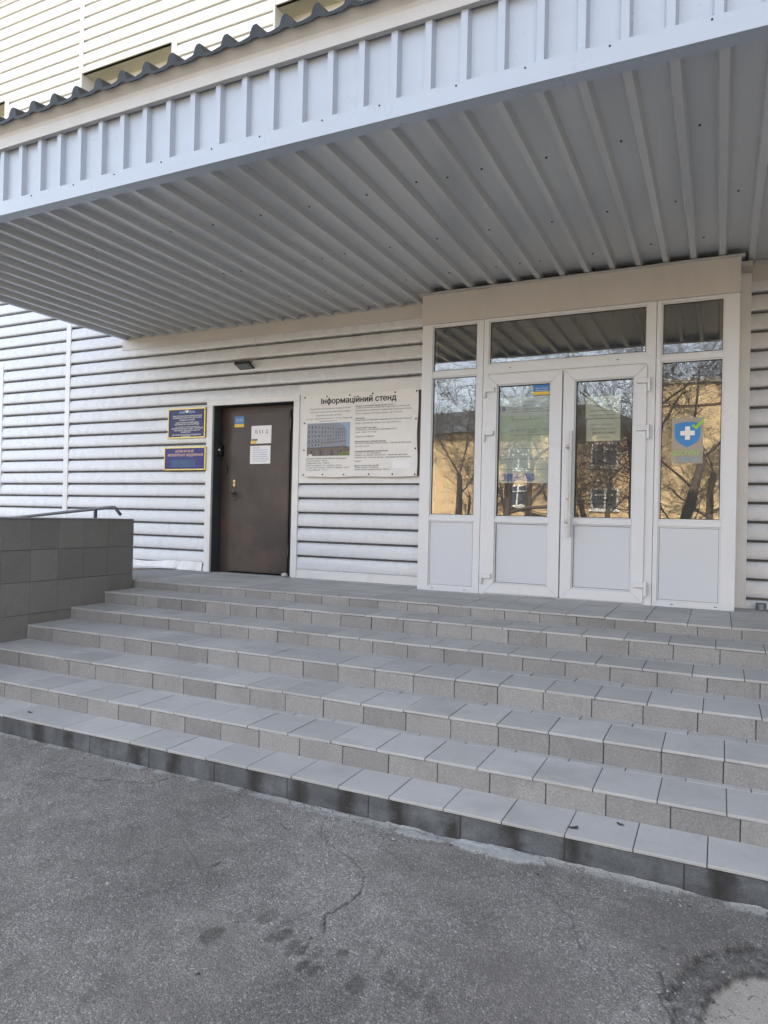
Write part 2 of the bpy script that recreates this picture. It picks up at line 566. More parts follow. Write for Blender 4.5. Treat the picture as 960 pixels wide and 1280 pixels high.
def seg_dist(x, y, pts):
    d = np.full(x.shape, 1e9)
    for (ax, ay), (bx, by) in zip(pts[:-1], pts[1:]):
        dx, dy = bx - ax, by - ay
        t = np.clip(((x - ax) * dx + (y - ay) * dy) / (dx * dx + dy * dy + 1e-12), 0, 1)
        d = np.minimum(d, np.hypot(x - ax - t * dx, y - ay - t * dy))
    return d


def in_poly(x, y, pts):
    ins = np.zeros(x.shape, bool)
    n = len(pts)
    for i in range(n):
        (ax, ay), (bx, by) = pts[i], pts[(i + 1) % n]
        c = ((ay > y) != (by > y)) & (x < (bx - ax) * (y - ay) / (by - ay + 1e-12) + ax)
        ins ^= c
    return ins


def gpt(px, py):
    d = fwd + r2 * ((px - 480) / CF) - u2 * ((py - 640) / CF)
    t = (G - CH) / d.z
    return d.x * t, -CD + d.y * t


KY = -3.413   # kerb front


def make_ground():
    X0, X1, Y0, Y1 = -5.3, 0.75, -5.5, KY - 0.004
    nx, ny = 1210, 420
    xs, ys = np.linspace(X0, X1, nx), np.linspace(Y0, Y1, ny)
    x, y = np.meshgrid(xs, ys, indexing='ij')
    wx = x + 0.045 * (fbm(x, y, 14, 21) - 0.5) + 0.018 * (fbm(x, y, 60, 31, 2) - 0.5)
    wy = y + 0.045 * (fbm(x, y, 14, 22) - 0.5) + 0.018 * (fbm(x, y, 60, 32, 2) - 0.5)
    h = 0.020 * (fbm(x, y, 1.6, 1, 3) - 0.5) + 0.004 * (fbm(x, y, 20, 5, 2) - 0.5) + 0.0035 * (fbm(x, y, 90, 9, 2) - 0.5)
    # broken patch, bottom right
    outer = [gpt(*p) for p in ((838, 1330), (846, 1272), (838, 1240), (848, 1218), (862, 1202), (876, 1195), (886, 1188), (906, 1187), (914, 1182), (926, 1183), (942, 1179), (962, 1183), (1010, 1195), (1060, 1260), (1050, 1340))]
    inner = [gpt(*p) for p in ((872, 1330), (874, 1272), (876, 1255), (884, 1240), (898, 1226), (914, 1216), (934, 1205), (946, 1208), (962, 1209), (1000, 1220), (1040, 1270), (1030, 1340))]
    po, pi_ = in_poly(wx, wy, outer), in_poly(wx, wy, inner)
    do, di = seg_dist(wx, wy, outer + outer[:1]), seg_dist(wx, wy, inner + inner[:1])
    sto = np.where(po, np.clip(do / 0.012, 0, 1), 0)
    sti = np.where(pi_, np.clip(di / 0.014, 0, 1), 0)
    h = h - 0.020 * sto - 0.024 * sti - 0.010 * np.exp(-(do / 0.012) ** 2) * (fbm(x, y, 6, 77) > 0.38)
    h = h + sto * (1 - sti) * 0.016 * (fbm(x, y, 26, 41, 3) - 0.5) + sti * 0.012 * (fbm(x, y, 12, 43, 4) - 0.5)
    bare = sti
    # cracks
    crack_and_rim_shade = np.zeros(x.shape)
    for pts, w, dep in (
            (((98, 970), (126, 974), (150, 973), (187, 979), (205, 974), (222, 970)), 0.0052, 1.0),
            (((405, 1164), (410, 1143), (429, 1132), (452, 1116)), 0.0050, 0.9),
            (((452, 1116), (456, 1092), (440, 1072), (418, 1060), (400, 1042), (404, 1028)), 0.004, 0.5),
            (((0, 1148), (50, 1126), (115, 1094), (170, 1072), (225, 1052), (282, 1024), (306, 1000)), 0.0032, 0.45),
            (((340, 1160), (362, 1150), (392, 1138)), 0.003, 0.5),
            (((338, 1029), (352, 1030), (362, 1038)), 0.003, 0.6),
            (((108, 1030), (120, 1026)), 0.003, 0.6),
            (((268, 1081), (276, 1076)), 0.007, 1.0),
            (((826, 1212), (832, 1234), (828, 1252), (842, 1276)), 0.0045, 0.7),
            (((480, 1060), (520, 1085), (575, 1098), (640, 1090), (700, 1108)), 0.0028, 0.45),
            (((690, 1118), (715, 1150), (730, 1190), (765, 1215), (800, 1262)), 0.0028, 0.4),
            (((230, 1050), (250, 1085), (300, 1098), (350, 1090)), 0.0025, 0.35),
            (((560, 1160), (600, 1150), (640, 1130), (690, 1118), (760, 1122), (850, 1130)), 0.003, 0.3)):
        d = seg_dist(wx * 0.6 + x * 0.4, wy * 0.6 + y * 0.4, [gpt(*p) for p in pts])
        ww = w * (0.5 + fbm(x, y, 18, 55, 2))
        crack_and_rim_shade = np.maximum(crack_and_rim_shade, dep * np.exp(-(d / ww) ** 2))
    nb1, nb2 = fbm(x, y, 30, 91, 4), fbm(x, y, 36, 93, 4)
    rimd = np.exp(-(do / (0.003 + 0.010 * nb1)) ** 2) * np.clip((nb1 - 0.33) * 5, 0, 1) + np.exp(-(di / (0.003 + 0.012 * nb2)) ** 2) * np.clip((nb2 - 0.30) * 5, 0, 1)
    rimd = np.clip(rimd, 0, 1)
    rim_shade = 0.75 * rimd  # broken edges of the patch and their shadow, painted dark into the mask
    crack_and_rim_shade = np.maximum(crack_and_rim_shade, np.clip(rim_shade, 0, 1))
    h = h - 0.008 * np.maximum(crack_and_rim_shade, rimd)
    h = h + sto * (1 - sti) * 0.010 * (fbm(x, y, 70, 47, 3) - 0.5)
    crack_and_rim_shade = np.maximum(crack_and_rim_shade, 0.42 * sto * (1 - sti) * np.clip((fbm(x, y, 45, 49, 3) - 0.25) * 2.2, 0, 1))
    # oily stains
    stain = np.zeros(x.shape)
    for px, py, r, k in ((265, 1168, .036, .8), (336, 1144, .034, .6), (339, 1172, .022, .8), (354, 1168, .026, .9), (364, 1181, .022, .8), (379, 1186, .026, .9), (396, 1191, .022, .5), (381, 1208, .024, 1), (397, 1213, .022, .9), (360, 1192, .018, .7), (425, 1192, .016, .9), (445, 1231, .032, .75), (458, 1180, .018, .5), (474, 1190, .02, .5), (490, 1220, .03, .45), (508, 1232, .03, .5), (522, 1240, .03, .5), (540, 1254, .03, .5), (20, 1210, .03, .4), (60, 1080, .05, .35), (130, 1235, .05, .35)):
        cx, cy = gpt(px, py)
        d = np.hypot((wx - cx), (wy - cy) * 0.62)
        stain = np.maximum(stain, k * np.clip((1.12 - d / r) * 3.2, 0, 1) * (0.6 + 0.6 * fbm(x, y, 40, 61, 2)))
    # cement smear and grit along the kerb
    dk = KY - y
    band = 0.002 + 0.036 * fbm(x, x * 0, 5.0, 71, 4) ** 1.3
    cem = np.clip((band - dk) / 0.012, 0, 1) * np.clip((x + 1.75) * 4, 0, 1) * np.clip((fbm(x, y, 7, 76, 3) - 0.34) * 6, 0.15, 1)
    for px, py, rx, ry in ((525, 1044, .13, .03), (598, 1060, .14, .045), (640, 1073, .11, .05), (668, 1079, .05, .03), (498, 1030, .06, .02)):
        cx, cy = gpt(px, py)
        e = ((wx - cx) / rx) ** 2 + ((wy - cy) / ry) ** 2
        cem = np.maximum(cem, np.clip((1.2 - e) * 3, 0, 1))
    cem2 = 0.55 * np.clip((0.03 + 0.05 * fbm(x, x * 0, 5, 73, 3) - dk) / 0.02, 0, 1)
    cem2 *= (fbm(x, y, 11, 75, 3) > 0.46)
    h = h + 0.010 * cem * (0.5 + fbm(x, y, 9, 79, 3)) + 0.012 * np.exp(-dk / 0.03) * fbm(x, y, 7, 81, 3)
    h = h - 0.014 * np.exp(-((dk - band - 0.012) / 0.010) ** 2) * (fbm(x, y, 4, 83) > 0.40) * np.clip((x + 2.0) * 3, 0, 1)
    cem = np.maximum(cem, cem2)
    fade = np.clip((x - X0) / 0.2, 0, 1) * np.clip((X1 - x) / 0.2, 0, 1) * np.clip((y - Y0) / 0.2, 0, 1)
    z = G + h * fade
    me = bpy.data.meshes.new('ground')
    vs = np.stack([x, y, z], -1).reshape(-1, 3)
    ring = np.array([(-160, -260, G), (160, -260, G), (160, 120, G), (-160, 120, G), (X0, Y0, G), (X1, Y0, G), (X1, Y1, G), (X0, Y1, G)], float)
    nb = len(vs)
    vs = np.concatenate([vs, ring])
    ii = np.arange(nx * ny).reshape(nx, ny)
    q = np.stack([ii[:-1, :-1], ii[1:, :-1], ii[1:, 1:], ii[:-1, 1:]], -1).reshape(-1, 4)
    rq = np.array([(nb + 0, nb + 1, nb + 5, nb + 4), (nb + 1, nb + 2, nb + 6, nb + 5), (nb + 2, nb + 3, nb + 7, nb + 6), (nb + 3, nb + 0, nb + 4, nb + 7)])
    q = np.concatenate([q, rq])
    me.vertices.add(len(vs))
    me.vertices.foreach_set('co', vs.ravel())
    me.loops.add(q.size)
    me.loops.foreach_set('vertex_index', q.ravel().astype(np.int32))
    me.polygons.add(len(q))
    me.polygons.foreach_set('loop_start', np.arange(0, q.size, 4).astype(np.int32))
    me.polygons.foreach_set('use_smooth', np.ones(len(q), bool))
    for nm, arr in (('bare', bare), ('crack', crack_and_rim_shade), ('stain', stain), ('cement', cem)):
        a = me.attributes.new(nm, 'FLOAT', 'POINT')
        a.data.foreach_set('value', np.concatenate([np.clip(arr, 0, 1).ravel(), np.zeros(8)]).astype(np.float32))
    me.update(calc_edges=True)
    me.validate()
    o = bpy.data.objects.new('ground', me)
    COL.objects.link(o)
    tag(o, 'worn grey asphalt forecourt with cracks, oil spots and a broken patch', 'asphalt', kind='structure')
    # material
    m, nt, out = new_mat('worn_asphalt')
    p = N(nt, 'ShaderNodeBsdfPrincipled', Roughness=0.85)
    L(nt, p.outputs[0], out.inputs[0])
    v = coords(nt)
    vo = N(nt, 'ShaderNodeTexVoronoi', Scale=165.0)
    L(nt, v, vo.inputs['Vector'])
    sp = nt.nodes.new('ShaderNodeSeparateColor')
    L(nt, vo.outputs['Color'], sp.inputs[0])
    agg = ramp(nt, sp.outputs[0], [(0.0, (0.150, 0.141, 0.128)), (0.5, (0.225, 0.212, 0.194)), (0.90, (0.290, 0.273, 0.249)), (0.98, (0.45, 0.43, 0.40))])
    big = ramp(nt, noise(nt, v, 0.9, 5, 0.6), [(0.3, 0.68), (0.7, 1.28)])
    col = mixc(nt, 1.0, agg, big, 'MULTIPLY')
    med = ramp(nt, noise(nt, v, 9, 5, 0.65), [(0.3, 0.80), (0.7, 1.16)])
    col = mixc(nt, 1.0, col, med, 'MULTIPLY')
    fin = ramp(nt, noise(nt, v, 140, 3, 0.8), [(0.32, 0.72), (0.68, 1.26)])
    col = mixc(nt, 1.0, col, fin, 'MULTIPLY')
    dust = ramp(nt, noise(nt, v, 1.5, 6, 0.6), [(0.45, 0.0), (0.7, 0.5)])
    col = mixc(nt, dust, col, (0.165, 0.146, 0.125))

    def A(nm):
        return N(nt, 'ShaderNodeAttribute', attribute_name=nm).outputs['Fac']
    sandy = mixc(nt, noise(nt, v, 30, 4), (0.38, 0.335, 0.285), (0.56, 0.51, 0.45))
    spk = ramp(nt, noise(nt, v, 55, 3, 0.5), [(0.62, 0.0), (0.68, 0.8)])
    sandy = mixc(nt, spk, sandy, (0.06, 0.055, 0.05))
    col = mixc(nt, A('bare'), col, sandy)
    cemc = mixc(nt, noise(nt, v, 25, 5), (0.28, 0.285, 0.275), (0.55, 0.55, 0.52))
    col = mixc(nt, A('cement'), col, cemc)
    col = mixc(nt, mathn(nt, 'MULTIPLY', A('stain'), 0.78), col, (0.058, 0.051, 0.040))
    col = mixc(nt, mathn(nt, 'MULTIPLY', A('crack'), 0.85, True), col, (0.030, 0.029, 0.028))
    L(nt, col, p.inputs['Base Color'])
    hh = mathn(nt, 'ADD', mathn(nt, 'MULTIPLY', vo.outputs['Distance'], -0.9), noise(nt, v, 260, 3, 0.7))
    b = N(nt, 'ShaderNodeBump', Strength=1.0, Distance=0.006)
    L(nt, hh, b.inputs['Height'])
    L(nt, b.outputs[0], p.inputs['Normal'])
    me.materials.append(m)


make_ground()

# loose grit gathered along the kerb and in the hollows
rg_ = random.Random(77)
mb = MB()
for k in range(900):
    if k < 520:
        x = rg_.uniform(-4.6, 0.5)
        y = KY - 0.012 - abs(rg_.gauss(0, 0.07))
    elif k < 640:
        x, y = rg_.gauss(0.02, 0.16), rg_.gauss(-4.02, 0.14)
    else:
        x, y = rg_.uniform(-4.4, 0.4), rg_.uniform(-5.2, -3.5)
    r = min(0.011, 0.0022 * math.exp(abs(rg_.gauss(0, 0.62))))
    z = G + r * 0.35
    n = len(mb.v)
    a0 = rg_.uniform(0, 6.28)
    for j in range(5):
        rr = r * rg_.uniform(.7, 1.15)
        mb.v.append((x + rr * math.cos(a0 + 1.2566 * j), y + rr * math.sin(a0 + 1.2566 * j), z + rg_.uniform(-.2, .2) * r))
    mb.v.append((x + rg_.uniform(-.3, .3) * r, y, z + r * rg_.uniform(.5, .8)))
    mb.v.append((x, y, z - r))
    tv = rg_.random()
    for j in range(5):
        mb.f += [(n + j, n + (j + 1) % 5, n + 5), (n + (j + 1) % 5, n + j, n + 6)]
        mb.m += [0, 0]
        mb.t += [tv, tv]
o = mb.build('grit', mat('loose_grit', (0.20, 0.19, 0.175), 0.9, tint=0.75))
tag(o, 'loose grit and small stones gathered along the dark kerb', 'grit', kind='stuff')

mb = MB()  # unseen tan lawn added to bounce warm sunlight onto walls and soffit
for xa in range(-64, 64, 8):
    mb.box(xa, xa + 8, -37.0, -11.0, G - 0.05, G + 0.06)
o = mb.build('dry_lawn', mat('dry_spring_lawn', (0.27, 0.215, 0.13), 0.95, 0, 0.25, 0.6, fine=0.3, fscale=20, dirt=0.5, dirtcol=(0.12, 0.13, 0.05), dscale=0.5))
tag(o, 'dry tan spring lawn under the bare trees across the yard', 'lawn', kind='structure')

# ------------------------------------------------------------------ steps
SY = [-1.023, -1.445, -1.854, -2.317, -2.734, -3.12, KY]
SZ = [0.0, -0.085, -0.202, -0.310, -0.436, -0.563, -0.683, G]
SX0, SX1 = -5.62, 4.2
steps = thing('entrance_steps', (-1, -2, G), 'wide flight of grey tiled steps rising to the entrance landing', 'steps', kind='structure')


def tiled_x(x0, x1, pitch, phase):
    """tile spans between joints"""
    k = math.floor((x0 - phase) / pitch)
    out = []
    while True:
        a, b = phase + k * pitch, phase + (k + 1) * pitch
        k += 1
        if a >= x1:
            break
        a2, b2 = max(a, x0), min(b, x1)
        if b2 - a2 > 0.01:
            out.append((a2, b2))
    return out


g = 0.0022
RPH = [-0.13, 0.02, -0.05, -0.09, 0.04, 0.109, 0]
for i in range(7):
    y0 = SY[i]
    y1 = SY[i - 1] if i else PW
    zt, zb = SZ[i], SZ[i + 1]
    mb = MB()
    # body under the tiles
    mb.box(SX0 + 0.001, SX1, y0 + 0.008, y1 + (0.012 if i else 0.05), zb - 0.03, zt - 0.0035, 2)
    tph = random.uniform(0, 0.29) if i < 6 else -0.021
    # tread tiles
    if i == 0:
        rows = [y0 - 0.002, y0 + 0.31, y0 + 0.62, y0 + 0.93, y0 + 1.24, PW + 0.03]
    elif y1 - y0 > 0.34:
        rows = [y0 - 0.002, y0 + 0.335, y1 + 0.004]
    else:
        rows = [y0 - 0.002, y1 + 0.004]
    for ri, (ra, rb) in enumerate(zip(rows[:-1], rows[1:])):
        ph = tph + (0.11 if ri % 2 and i else 0)
        for a, b in tiled_x(SX0 + 0.002, SX1, 0.293, ph):
            mb.box(a + g, b - g, ra + (g if ri else 0), rb - g, zt - 0.016, zt, 0, random.random(), 0.0014)
    if i < 6:
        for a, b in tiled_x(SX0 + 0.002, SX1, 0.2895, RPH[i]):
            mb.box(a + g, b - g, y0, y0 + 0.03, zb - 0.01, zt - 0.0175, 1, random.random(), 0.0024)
    o = mb.build('landing' if i == 0 else 'step', [M['tread'], M['riser'], M['mortar']], steps, bevel=0.0022)
    if i == 6:
        kb = MB()
        for a, b in tiled_x(SX0 - 1.5, SX1, 0.498, -0.108):
            kb.box(a + 0.002, b - 0.002, y0 + 0.004, y0 + 0.12, G - 0.12, zt - 0.0175, 0, random.random(), 0.002)
        kb.build('kerb', M['kerb'], steps, bevel=0.004)

# side wall of the flight
sw = thing('stair_wall', (-5.77, -2.25, G), 'dark grey tiled side wall left of the steps', 'wall')
mb = MB()
WX, WY0, WY1, WT = -5.62, -4.0, -1.069, 0.652
mb.box(WX - 0.29, WX - 0.010, WY0 + 0.01, WY1 - 0.010, G - 0.05, WT - 0.010, 1)
rows = [G - 0.1, -0.515, -0.220, 0.073, 0.362, WT - 0.013]
ycuts = [WY1] + [-1.415 - 0.2945 * k for k in range(9)]
for za, zb in zip(rows[:-1], rows[1:]):
    for yb, ya in zip(ycuts[:-1], ycuts[1:]):
        mb.box(WX - 0.012, WX + random.uniform(-0.001, 0.001), ya + 0.0018, yb - 0.0018, za + 0.0018, zb - 0.0018, 0, random.random())
        mb.box(WX - 0.302, WX - 0.288, ya + 0.0018, yb - 0.0018, za + 0.0018, zb - 0.0018, 0, random.random())
    mb.box(WX - 0.300, WX - 0.0125, WY1 - 0.012, WY1 + 0.001, za + 0.0018, zb - 0.0018, 0, random.random())
    mb.box(WX - 0.300, WX - 0.0125, ycuts[-1] - 0.001, ycuts[-1] + 0.012, za + 0.0018, zb - 0.0018, 0, random.random())
for yb, ya in zip(ycuts[:-1], ycuts[1:]):
    mb.box(WX - 0.304, WX + 0.003, ya + 0.0018, yb - 0.0018, WT - 0.012, WT, 0, random.random())
mb.build('tile_facing', [M['walltile'], M['mortar']], sw, bevel=0.002)

# ramp down to the left along the wall
mb = MB()
xr = -6.55
mb.box(xr, SX0 - 0.003, -1.03, PW, G - 0.05, -0.003, 0)
for (a, za), (b, zb) in (((xr, 0.0), (-16.0, G)),):
    mb.prism_y([(b, G - 0.06), (a, G - 0.06), (a, za - 0.004), (b, zb)], -1.03, PW, 0)
o = mb.build('ramp', M['concrete'])
tag(o, 'grey concrete ramp behind the dark tiled side wall', 'ramp', kind='structure')

hr = thing('handrail', (-6.69, -0.62, 0), 'dark steel handrail with a bent end behind the tiled side wall', 'handrail')
mb = MB()
mb.tube([(-10.6, -0.62, 0.385), (-7.455, -0.62, 0.678), (-6.42, -0.62, 0.775), (-6.385, -0.62, 0.772), (-6.36, -0.62, 0.755), (-6.285, -0.62, 0.690)], 0.019, 10)
mb.build('rail', M['rail'], hr, smooth=True)
for px, zt, zb in ((-6.69, 0.745, 0), (-8.3, 0.595, -0.15), (-9.9, 0.445, -0.30)):
    mb = MB()
    mb.tube([(px, -0.62, zb - 0.02), (px, -0.62, zt)], 0.021, 10)
    mb.build('post', M['rail'], hr, smooth=True)

# ------------------------------------------------------------------ the building
bld = thing('clinic_building', (-1.3, 6, G), 'pale metal clad clinic building with white double entrance doors and brown side door', 'building')
CP = 0.169
ZPH = 2.779


def siding(mb, x0, x1, z0, z1, mat=0, lip=0.025):
    """horizontal cladding courses between z0 and z1; the bottom lip of each course overhangs a groove"""
    k0 = math.floor((z0 - ZPH) / CP)
    prof = [(0.006, 0.0205), (-lip * .62, 0.0215), (-lip * .86, 0.026), (-lip, 0.036), (-lip, 0.060), (-lip * .96, 0.090), (-lip * .84, 0.118), (-lip * .64, 0.142), (-lip * .38, 0.158), (-lip * .12, 0.1655), (0.010, 0.1675)]
    z = ZPH + k0 * CP
    cl = lambda zz: min(max(zz, z0), z1)
    while z < z1:
        mb.strip_x([(0.040 + PW, cl(z - 0.006)), (0.040 + PW, cl(z + 0.030))], x0, x1, 1)  # groove back, coloured dark to paint in the shade under the lip
        n = len(mb.v)
        for dy, dz in prof:
            mb.v += [(x0, PW + dy, cl(z + dz)), (x1, PW + dy, cl(z + dz))]
        for q in range(len(prof) - 1):
            if cl(z + prof[q][1]) == cl(z + prof[q + 1][1]):
                continue
            mb.f.append((n + 2 * q, n + 2 * q + 1, n + 2 * q + 3, n + 2 * q + 2))
            mb.m.append(0)
            mb.t.append(0.5)
        for dy, dz in (prof[0], prof[-1]):
            mb.face([(x0, PW + dy, cl(z + dz)), (x1, PW + dy, cl(z + dz)), (x1, PW + 0.041, cl(z + dz)), (x0, PW + 0.041, cl(z + dz))], 0)
        z += CP


XL, XR_ = -22.0, 16.0
mb = MB()
ZTOP_L = 3.75
DX0, DX1, DZ = -5.745, -4.547, 2.074
EX0, EX1 = -2.789, 0.127
# left part, window at far left, door opening, entrance opening
WXL0, WXL1, WZ0, WZ1 = -11.2, -9.81, 1.05, 2.80
siding(mb, XL, WXL0, G, 4.0)
siding(mb, WXL0, WXL1, G, WZ0)
siding(mb, WXL0, WXL1, WZ1, 4.0)
siding(mb, WXL1, DX0, G + 0.05, 4.0)
siding(mb, DX0, DX1, DZ, 4.0)
siding(mb, DX1, EX0 + 0.02, -0.02, 4.0)
siding(mb, EX0 + 0.02, EX1 - 0.02, 2.74, 4.0)
siding(mb, EX1 - 0.02, XR_, G, 4.0)
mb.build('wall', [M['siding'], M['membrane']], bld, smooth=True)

# storeys above
mb = MB()
PX, WW = 3.272, 1.65
tops = [6.90, 10.2, 13.5]
WH = 1.75
z = 4.0
wins = []
ks = range(-4, 7)
for t in tops:
    siding(mb, XL, XR_, z, t - WH, 0, 0.013)
    xx = XL
    for k in ks:
        a = -8.229 + PX * k
        if a < XL or a + WW > XR_:
            continue
        siding(mb, xx, a, t - WH, t, 0, 0.013)
        wins.append((a, a + WW, t - WH, t))
        xx = a + WW
    siding(mb, xx, XR_, t - WH, t, 0, 0.013)
    z = t
siding(mb, XL, XR_, z, 16.6, 0, 0.013)
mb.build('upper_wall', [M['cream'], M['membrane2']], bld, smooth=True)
wproto = None
for (a, b, z0, z1) in wins:
    if wproto is None:
        A0 = (a, z0)
        mb = MB()
        d = 0.36
        y = PW - 0.02
        e = 0.0
        mb.box(a, b, PW + 0.001, PW + d, z1, z1 + 0.02, 0)
        mb.box(a - 0.02, a, PW + 0.001, PW + d, z0 - 0.02, z1 + 0.02, 1)
        mb.box(b, b + 0.02, PW + 0.001, PW + d, z0 - 0.02, z1 + 0.02, 1)
        mb.box(a, b, PW - 0.03, PW + d, z0 - 0.02, z0, 1)
        mb.box(b, b + 0.085, PW - 0.020, PW - 0.001, z0 - 0.05, z1 + 0.04, 1)
        mb.box(a - 0.022, a, PW - 0.020, PW - 0.0005, z0 - 0.05, z1 + 0.04, 1)
        wproto = mb.build('window', [M['olive'], M['cream']], bld)
        fr = MB()
        fr.frame(a, b, z0, z1, a + 0.07, b - 0.07, z0 + 0.07, z1 - 0.07, PW + 0.26, PW + 0.33)
        xm = (a + b) / 2
        fr.box(xm - 0.04, xm + 0.04, PW + 0.262, PW + 0.328, z0 + 0.07, z1 - 0.07)
        fr.build('frame', M['whitewin'], wproto)
        pn = MB()
        pn.box(a + 0.06, b - 0.06, PW + 0.29, PW + 0.296, z0 + 0.06, z1 - 0.06)
        pn.build('pane', M['dglass'], wproto)
    else:
        c = copy_tree(wproto, bld)
        c.location = (a - A0[0], 0, z0 - A0[1])

# cover strips over the cladding joints
mb = MB()
mb.box(-8.385, -8.295, PW - 0.030, PW - 0.004, G + 0.05, 3.9)
mb.build('cover_strip', M['trim'], bld, bevel=0.002)
for k in (-1, 0, 1, 2, 3):
    x = -8.240 + PX * k
    for za, zb in ((4.2, tops[0] - WH - 0.055), (tops[0] + 0.045, tops[1] - WH - 0.06), (tops[1] + 0.045, tops[2] - WH - 0.06), (tops[2] + 0.045, 16.5)):
        mb = MB()
        mb.box(x - 0.047, x + 0.03, PW - 0.019, PW - 0.002, za, zb)
        mb.build('cover_strip', M['cream'], bld, bevel=0.002)

# unseen block added right of the entrance to shut out sky and darken that side
mb = MB()
mb.box(8.6, XR_ - 0.02, -12.0, PW - 0.06, G - 0.1, 15.8)
mb.build('wing', M['wingbrick'], bld)

# body behind: roof, sides, back, floors
mb = MB()
mb.box(XL, XR_, PW - 0.05, 15.0, 16.6, 16.9)
mb.box(XL, XL + 0.1, PW + 0.02, 15, G - 0.1, 16.6)
mb.box(XR_ - 0.1, XR_, PW + 0.02, 15, G - 0.1, 16.6)
mb.box(XL, XR_, 14.9, 15.0, G - 0.1, 16.6)
mb.build('roof', M['concrete'], bld)
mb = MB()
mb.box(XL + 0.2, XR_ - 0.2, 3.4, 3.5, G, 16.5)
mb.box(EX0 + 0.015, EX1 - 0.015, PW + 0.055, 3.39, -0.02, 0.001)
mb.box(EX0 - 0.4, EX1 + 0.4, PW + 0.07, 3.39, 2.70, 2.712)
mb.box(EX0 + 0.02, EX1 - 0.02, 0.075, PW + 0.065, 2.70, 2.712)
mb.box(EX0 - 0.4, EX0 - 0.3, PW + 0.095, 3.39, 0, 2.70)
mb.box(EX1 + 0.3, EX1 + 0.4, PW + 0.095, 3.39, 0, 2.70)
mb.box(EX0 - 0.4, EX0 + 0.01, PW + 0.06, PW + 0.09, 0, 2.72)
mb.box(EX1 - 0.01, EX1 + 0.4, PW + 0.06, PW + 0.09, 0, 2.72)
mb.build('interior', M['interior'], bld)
# vestibule returns between the glazing and the cladding
mb = MB()
mb.box(EX0 - 0.001, EX0 + 0.012, 0.07, PW + 0.05, 0.0, 3.0)
mb.build('entrance_return', M['pvc'], bld)
mb = MB()
mb.box(EX1 - 0.012, EX1 + 0.001, 0.07, PW + 0.05, 0.0, 3.0)
mb.build('entrance_return', M['pvc'], bld)

# trims on the cladding
mb = MB()
mb.box(-7.31, EX0 + 0.01, PW - 0.030, PW - 0.001, 2.893, 3.045)
mb.build('wall_flashing', M['header'], bld, bevel=0.002)
mb = MB()
mb.box(0.225, 5.0, PW - 0.030, PW - 0.001, 2.893, 3.045)
mb.build('wall_flashing', M['header'], bld, bevel=0.002)
mb = MB()
mb.box(EX1 + 0.003, 0.222, PW - 0.036, PW - 0.002, 0.0, 2.97)
mb.build('corner_strip', M['trim'], bld, bevel=0.002)
mb = MB()
mb.box(DX1 + 0.085, EX0 - 0.001, PW - 0.028, PW - 0.003, -0.004, 0.096)
mb.build('base_trim', M['trim'], bld, bevel=0.002)
mb = MB()
mb.box(-4.461, EX0 - 0.001, PW - 0.026, PW - 0.001, 1.106, 2.252)
mb.build('flat_panel', M['trim'], bld, bevel=0.002)
mb = MB()
n = 14
for i in range(n):
    xa, xb = -7.3 + (1.44) * i / n, -7.3 + 1.44 * (i + 1) / n
    w = lambda q: PW - 0.034 - 0.02 * math.sin(q * 9) ** 2
    hgt = lambda q: 0.105 + 0.018 * math.sin(q * 5 + 1)
    mb.face([(xa, w(xa), 0.004), (xb, w(xb), 0.004), (xb, PW - 0.024, hgt(xb)), (xa, PW - 0.024, hgt(xa))])
mb.face([(-7.0, -0.02, 0.012), (-6.28, PW - 0.06, 0.014), (-6.28, PW - 0.03, 0.03), (-7.2, PW - 0.03, 0.02)])
mb.build('base_trim', M['trim'], bld)

# far left window
mb = MB()
mb.frame(WXL0 - 0.01, WXL1 + 0.1, WZ0 - 0.06, WZ1 + 0.06, WXL0 + 0.06, WXL1 + 0.0, WZ0 + 0.02, WZ1, PW - 0.03, PW + 0.08)
wl = mb.build('window', M['trim'], bld, bevel=0.002)
mb = MB()
mb.box(WXL0 + 0.05, WXL1 + 0.0, PW + 0.03, PW + 0.036, WZ0, WZ1)
mb.build('pane', M['dglass'], wl)

# brown steel door: casing, jamb, leaf
mb = MB()
cz = 2.145
mb.box(-5.836, DX0, PW - 0.034, PW + 0.002, -0.004, DZ + 0.0005)
mb.box(DX1, -4.462, PW - 0.034, PW + 0.002, -0.004, DZ + 0.0005)
mb.box(-5.836, -4.462, PW - 0.036, PW + 0.002, DZ + 0.001, cz)
mb.build('door_casing', M['trim'], bld, bevel=0.002)
mb = MB()
mb.box(DX0 - 0.012, DX0, PW + 0.003, 0.62, -0.004, DZ + 0.012)
mb.box(DX1, DX1 + 0.012, PW + 0.003, 0.62, -0.004, DZ + 0.012)
mb.box(DX0, DX1, PW + 0.003, 0.62, DZ, DZ + 0.012)
mb.box(DX0, DX1, PW + 0.003, 0.62, -0.03, -0.002)
mb.build('door_jamb', M['jamb'], bld)
LX0, LX1 = -5.570, -4.690
mb = MB()
mb.frame(DX0 + 0.012, DX1 - 0.005, -0.06, DZ - 0.004, LX0 + 0.02, LX1 - 0.02, -0.04, 1.98, 0.495, 0.60)
mb.build('door_frame', M['steel'], bld, bevel=0.003)
mb = MB()
mb.box(LX0, LX1, 0.470, 0.4945, 0.012, 2.005)
mb.box(LX0 + 0.012, LX1 - 0.012, 0.4665, 0.471, 0.03, 1.99)
sd = mb.build('steel_door', M['steel'], bld, bevel=0.003)
sd['label'] = 'brown steel door leaf'
for zc in (1.83, 0.30):
    mb = MB()
    mb.tube([(LX1 + 0.012, 0.472, zc - 0.07), (LX1 + 0.012, 0.472, zc + 0.07)], 0.014, 10)
    mb.build('hinge', M['black'], sd)
mb = MB()
mb.box(-5.515, -5.485, 0.461, 0.467, 1.075, 1.155)
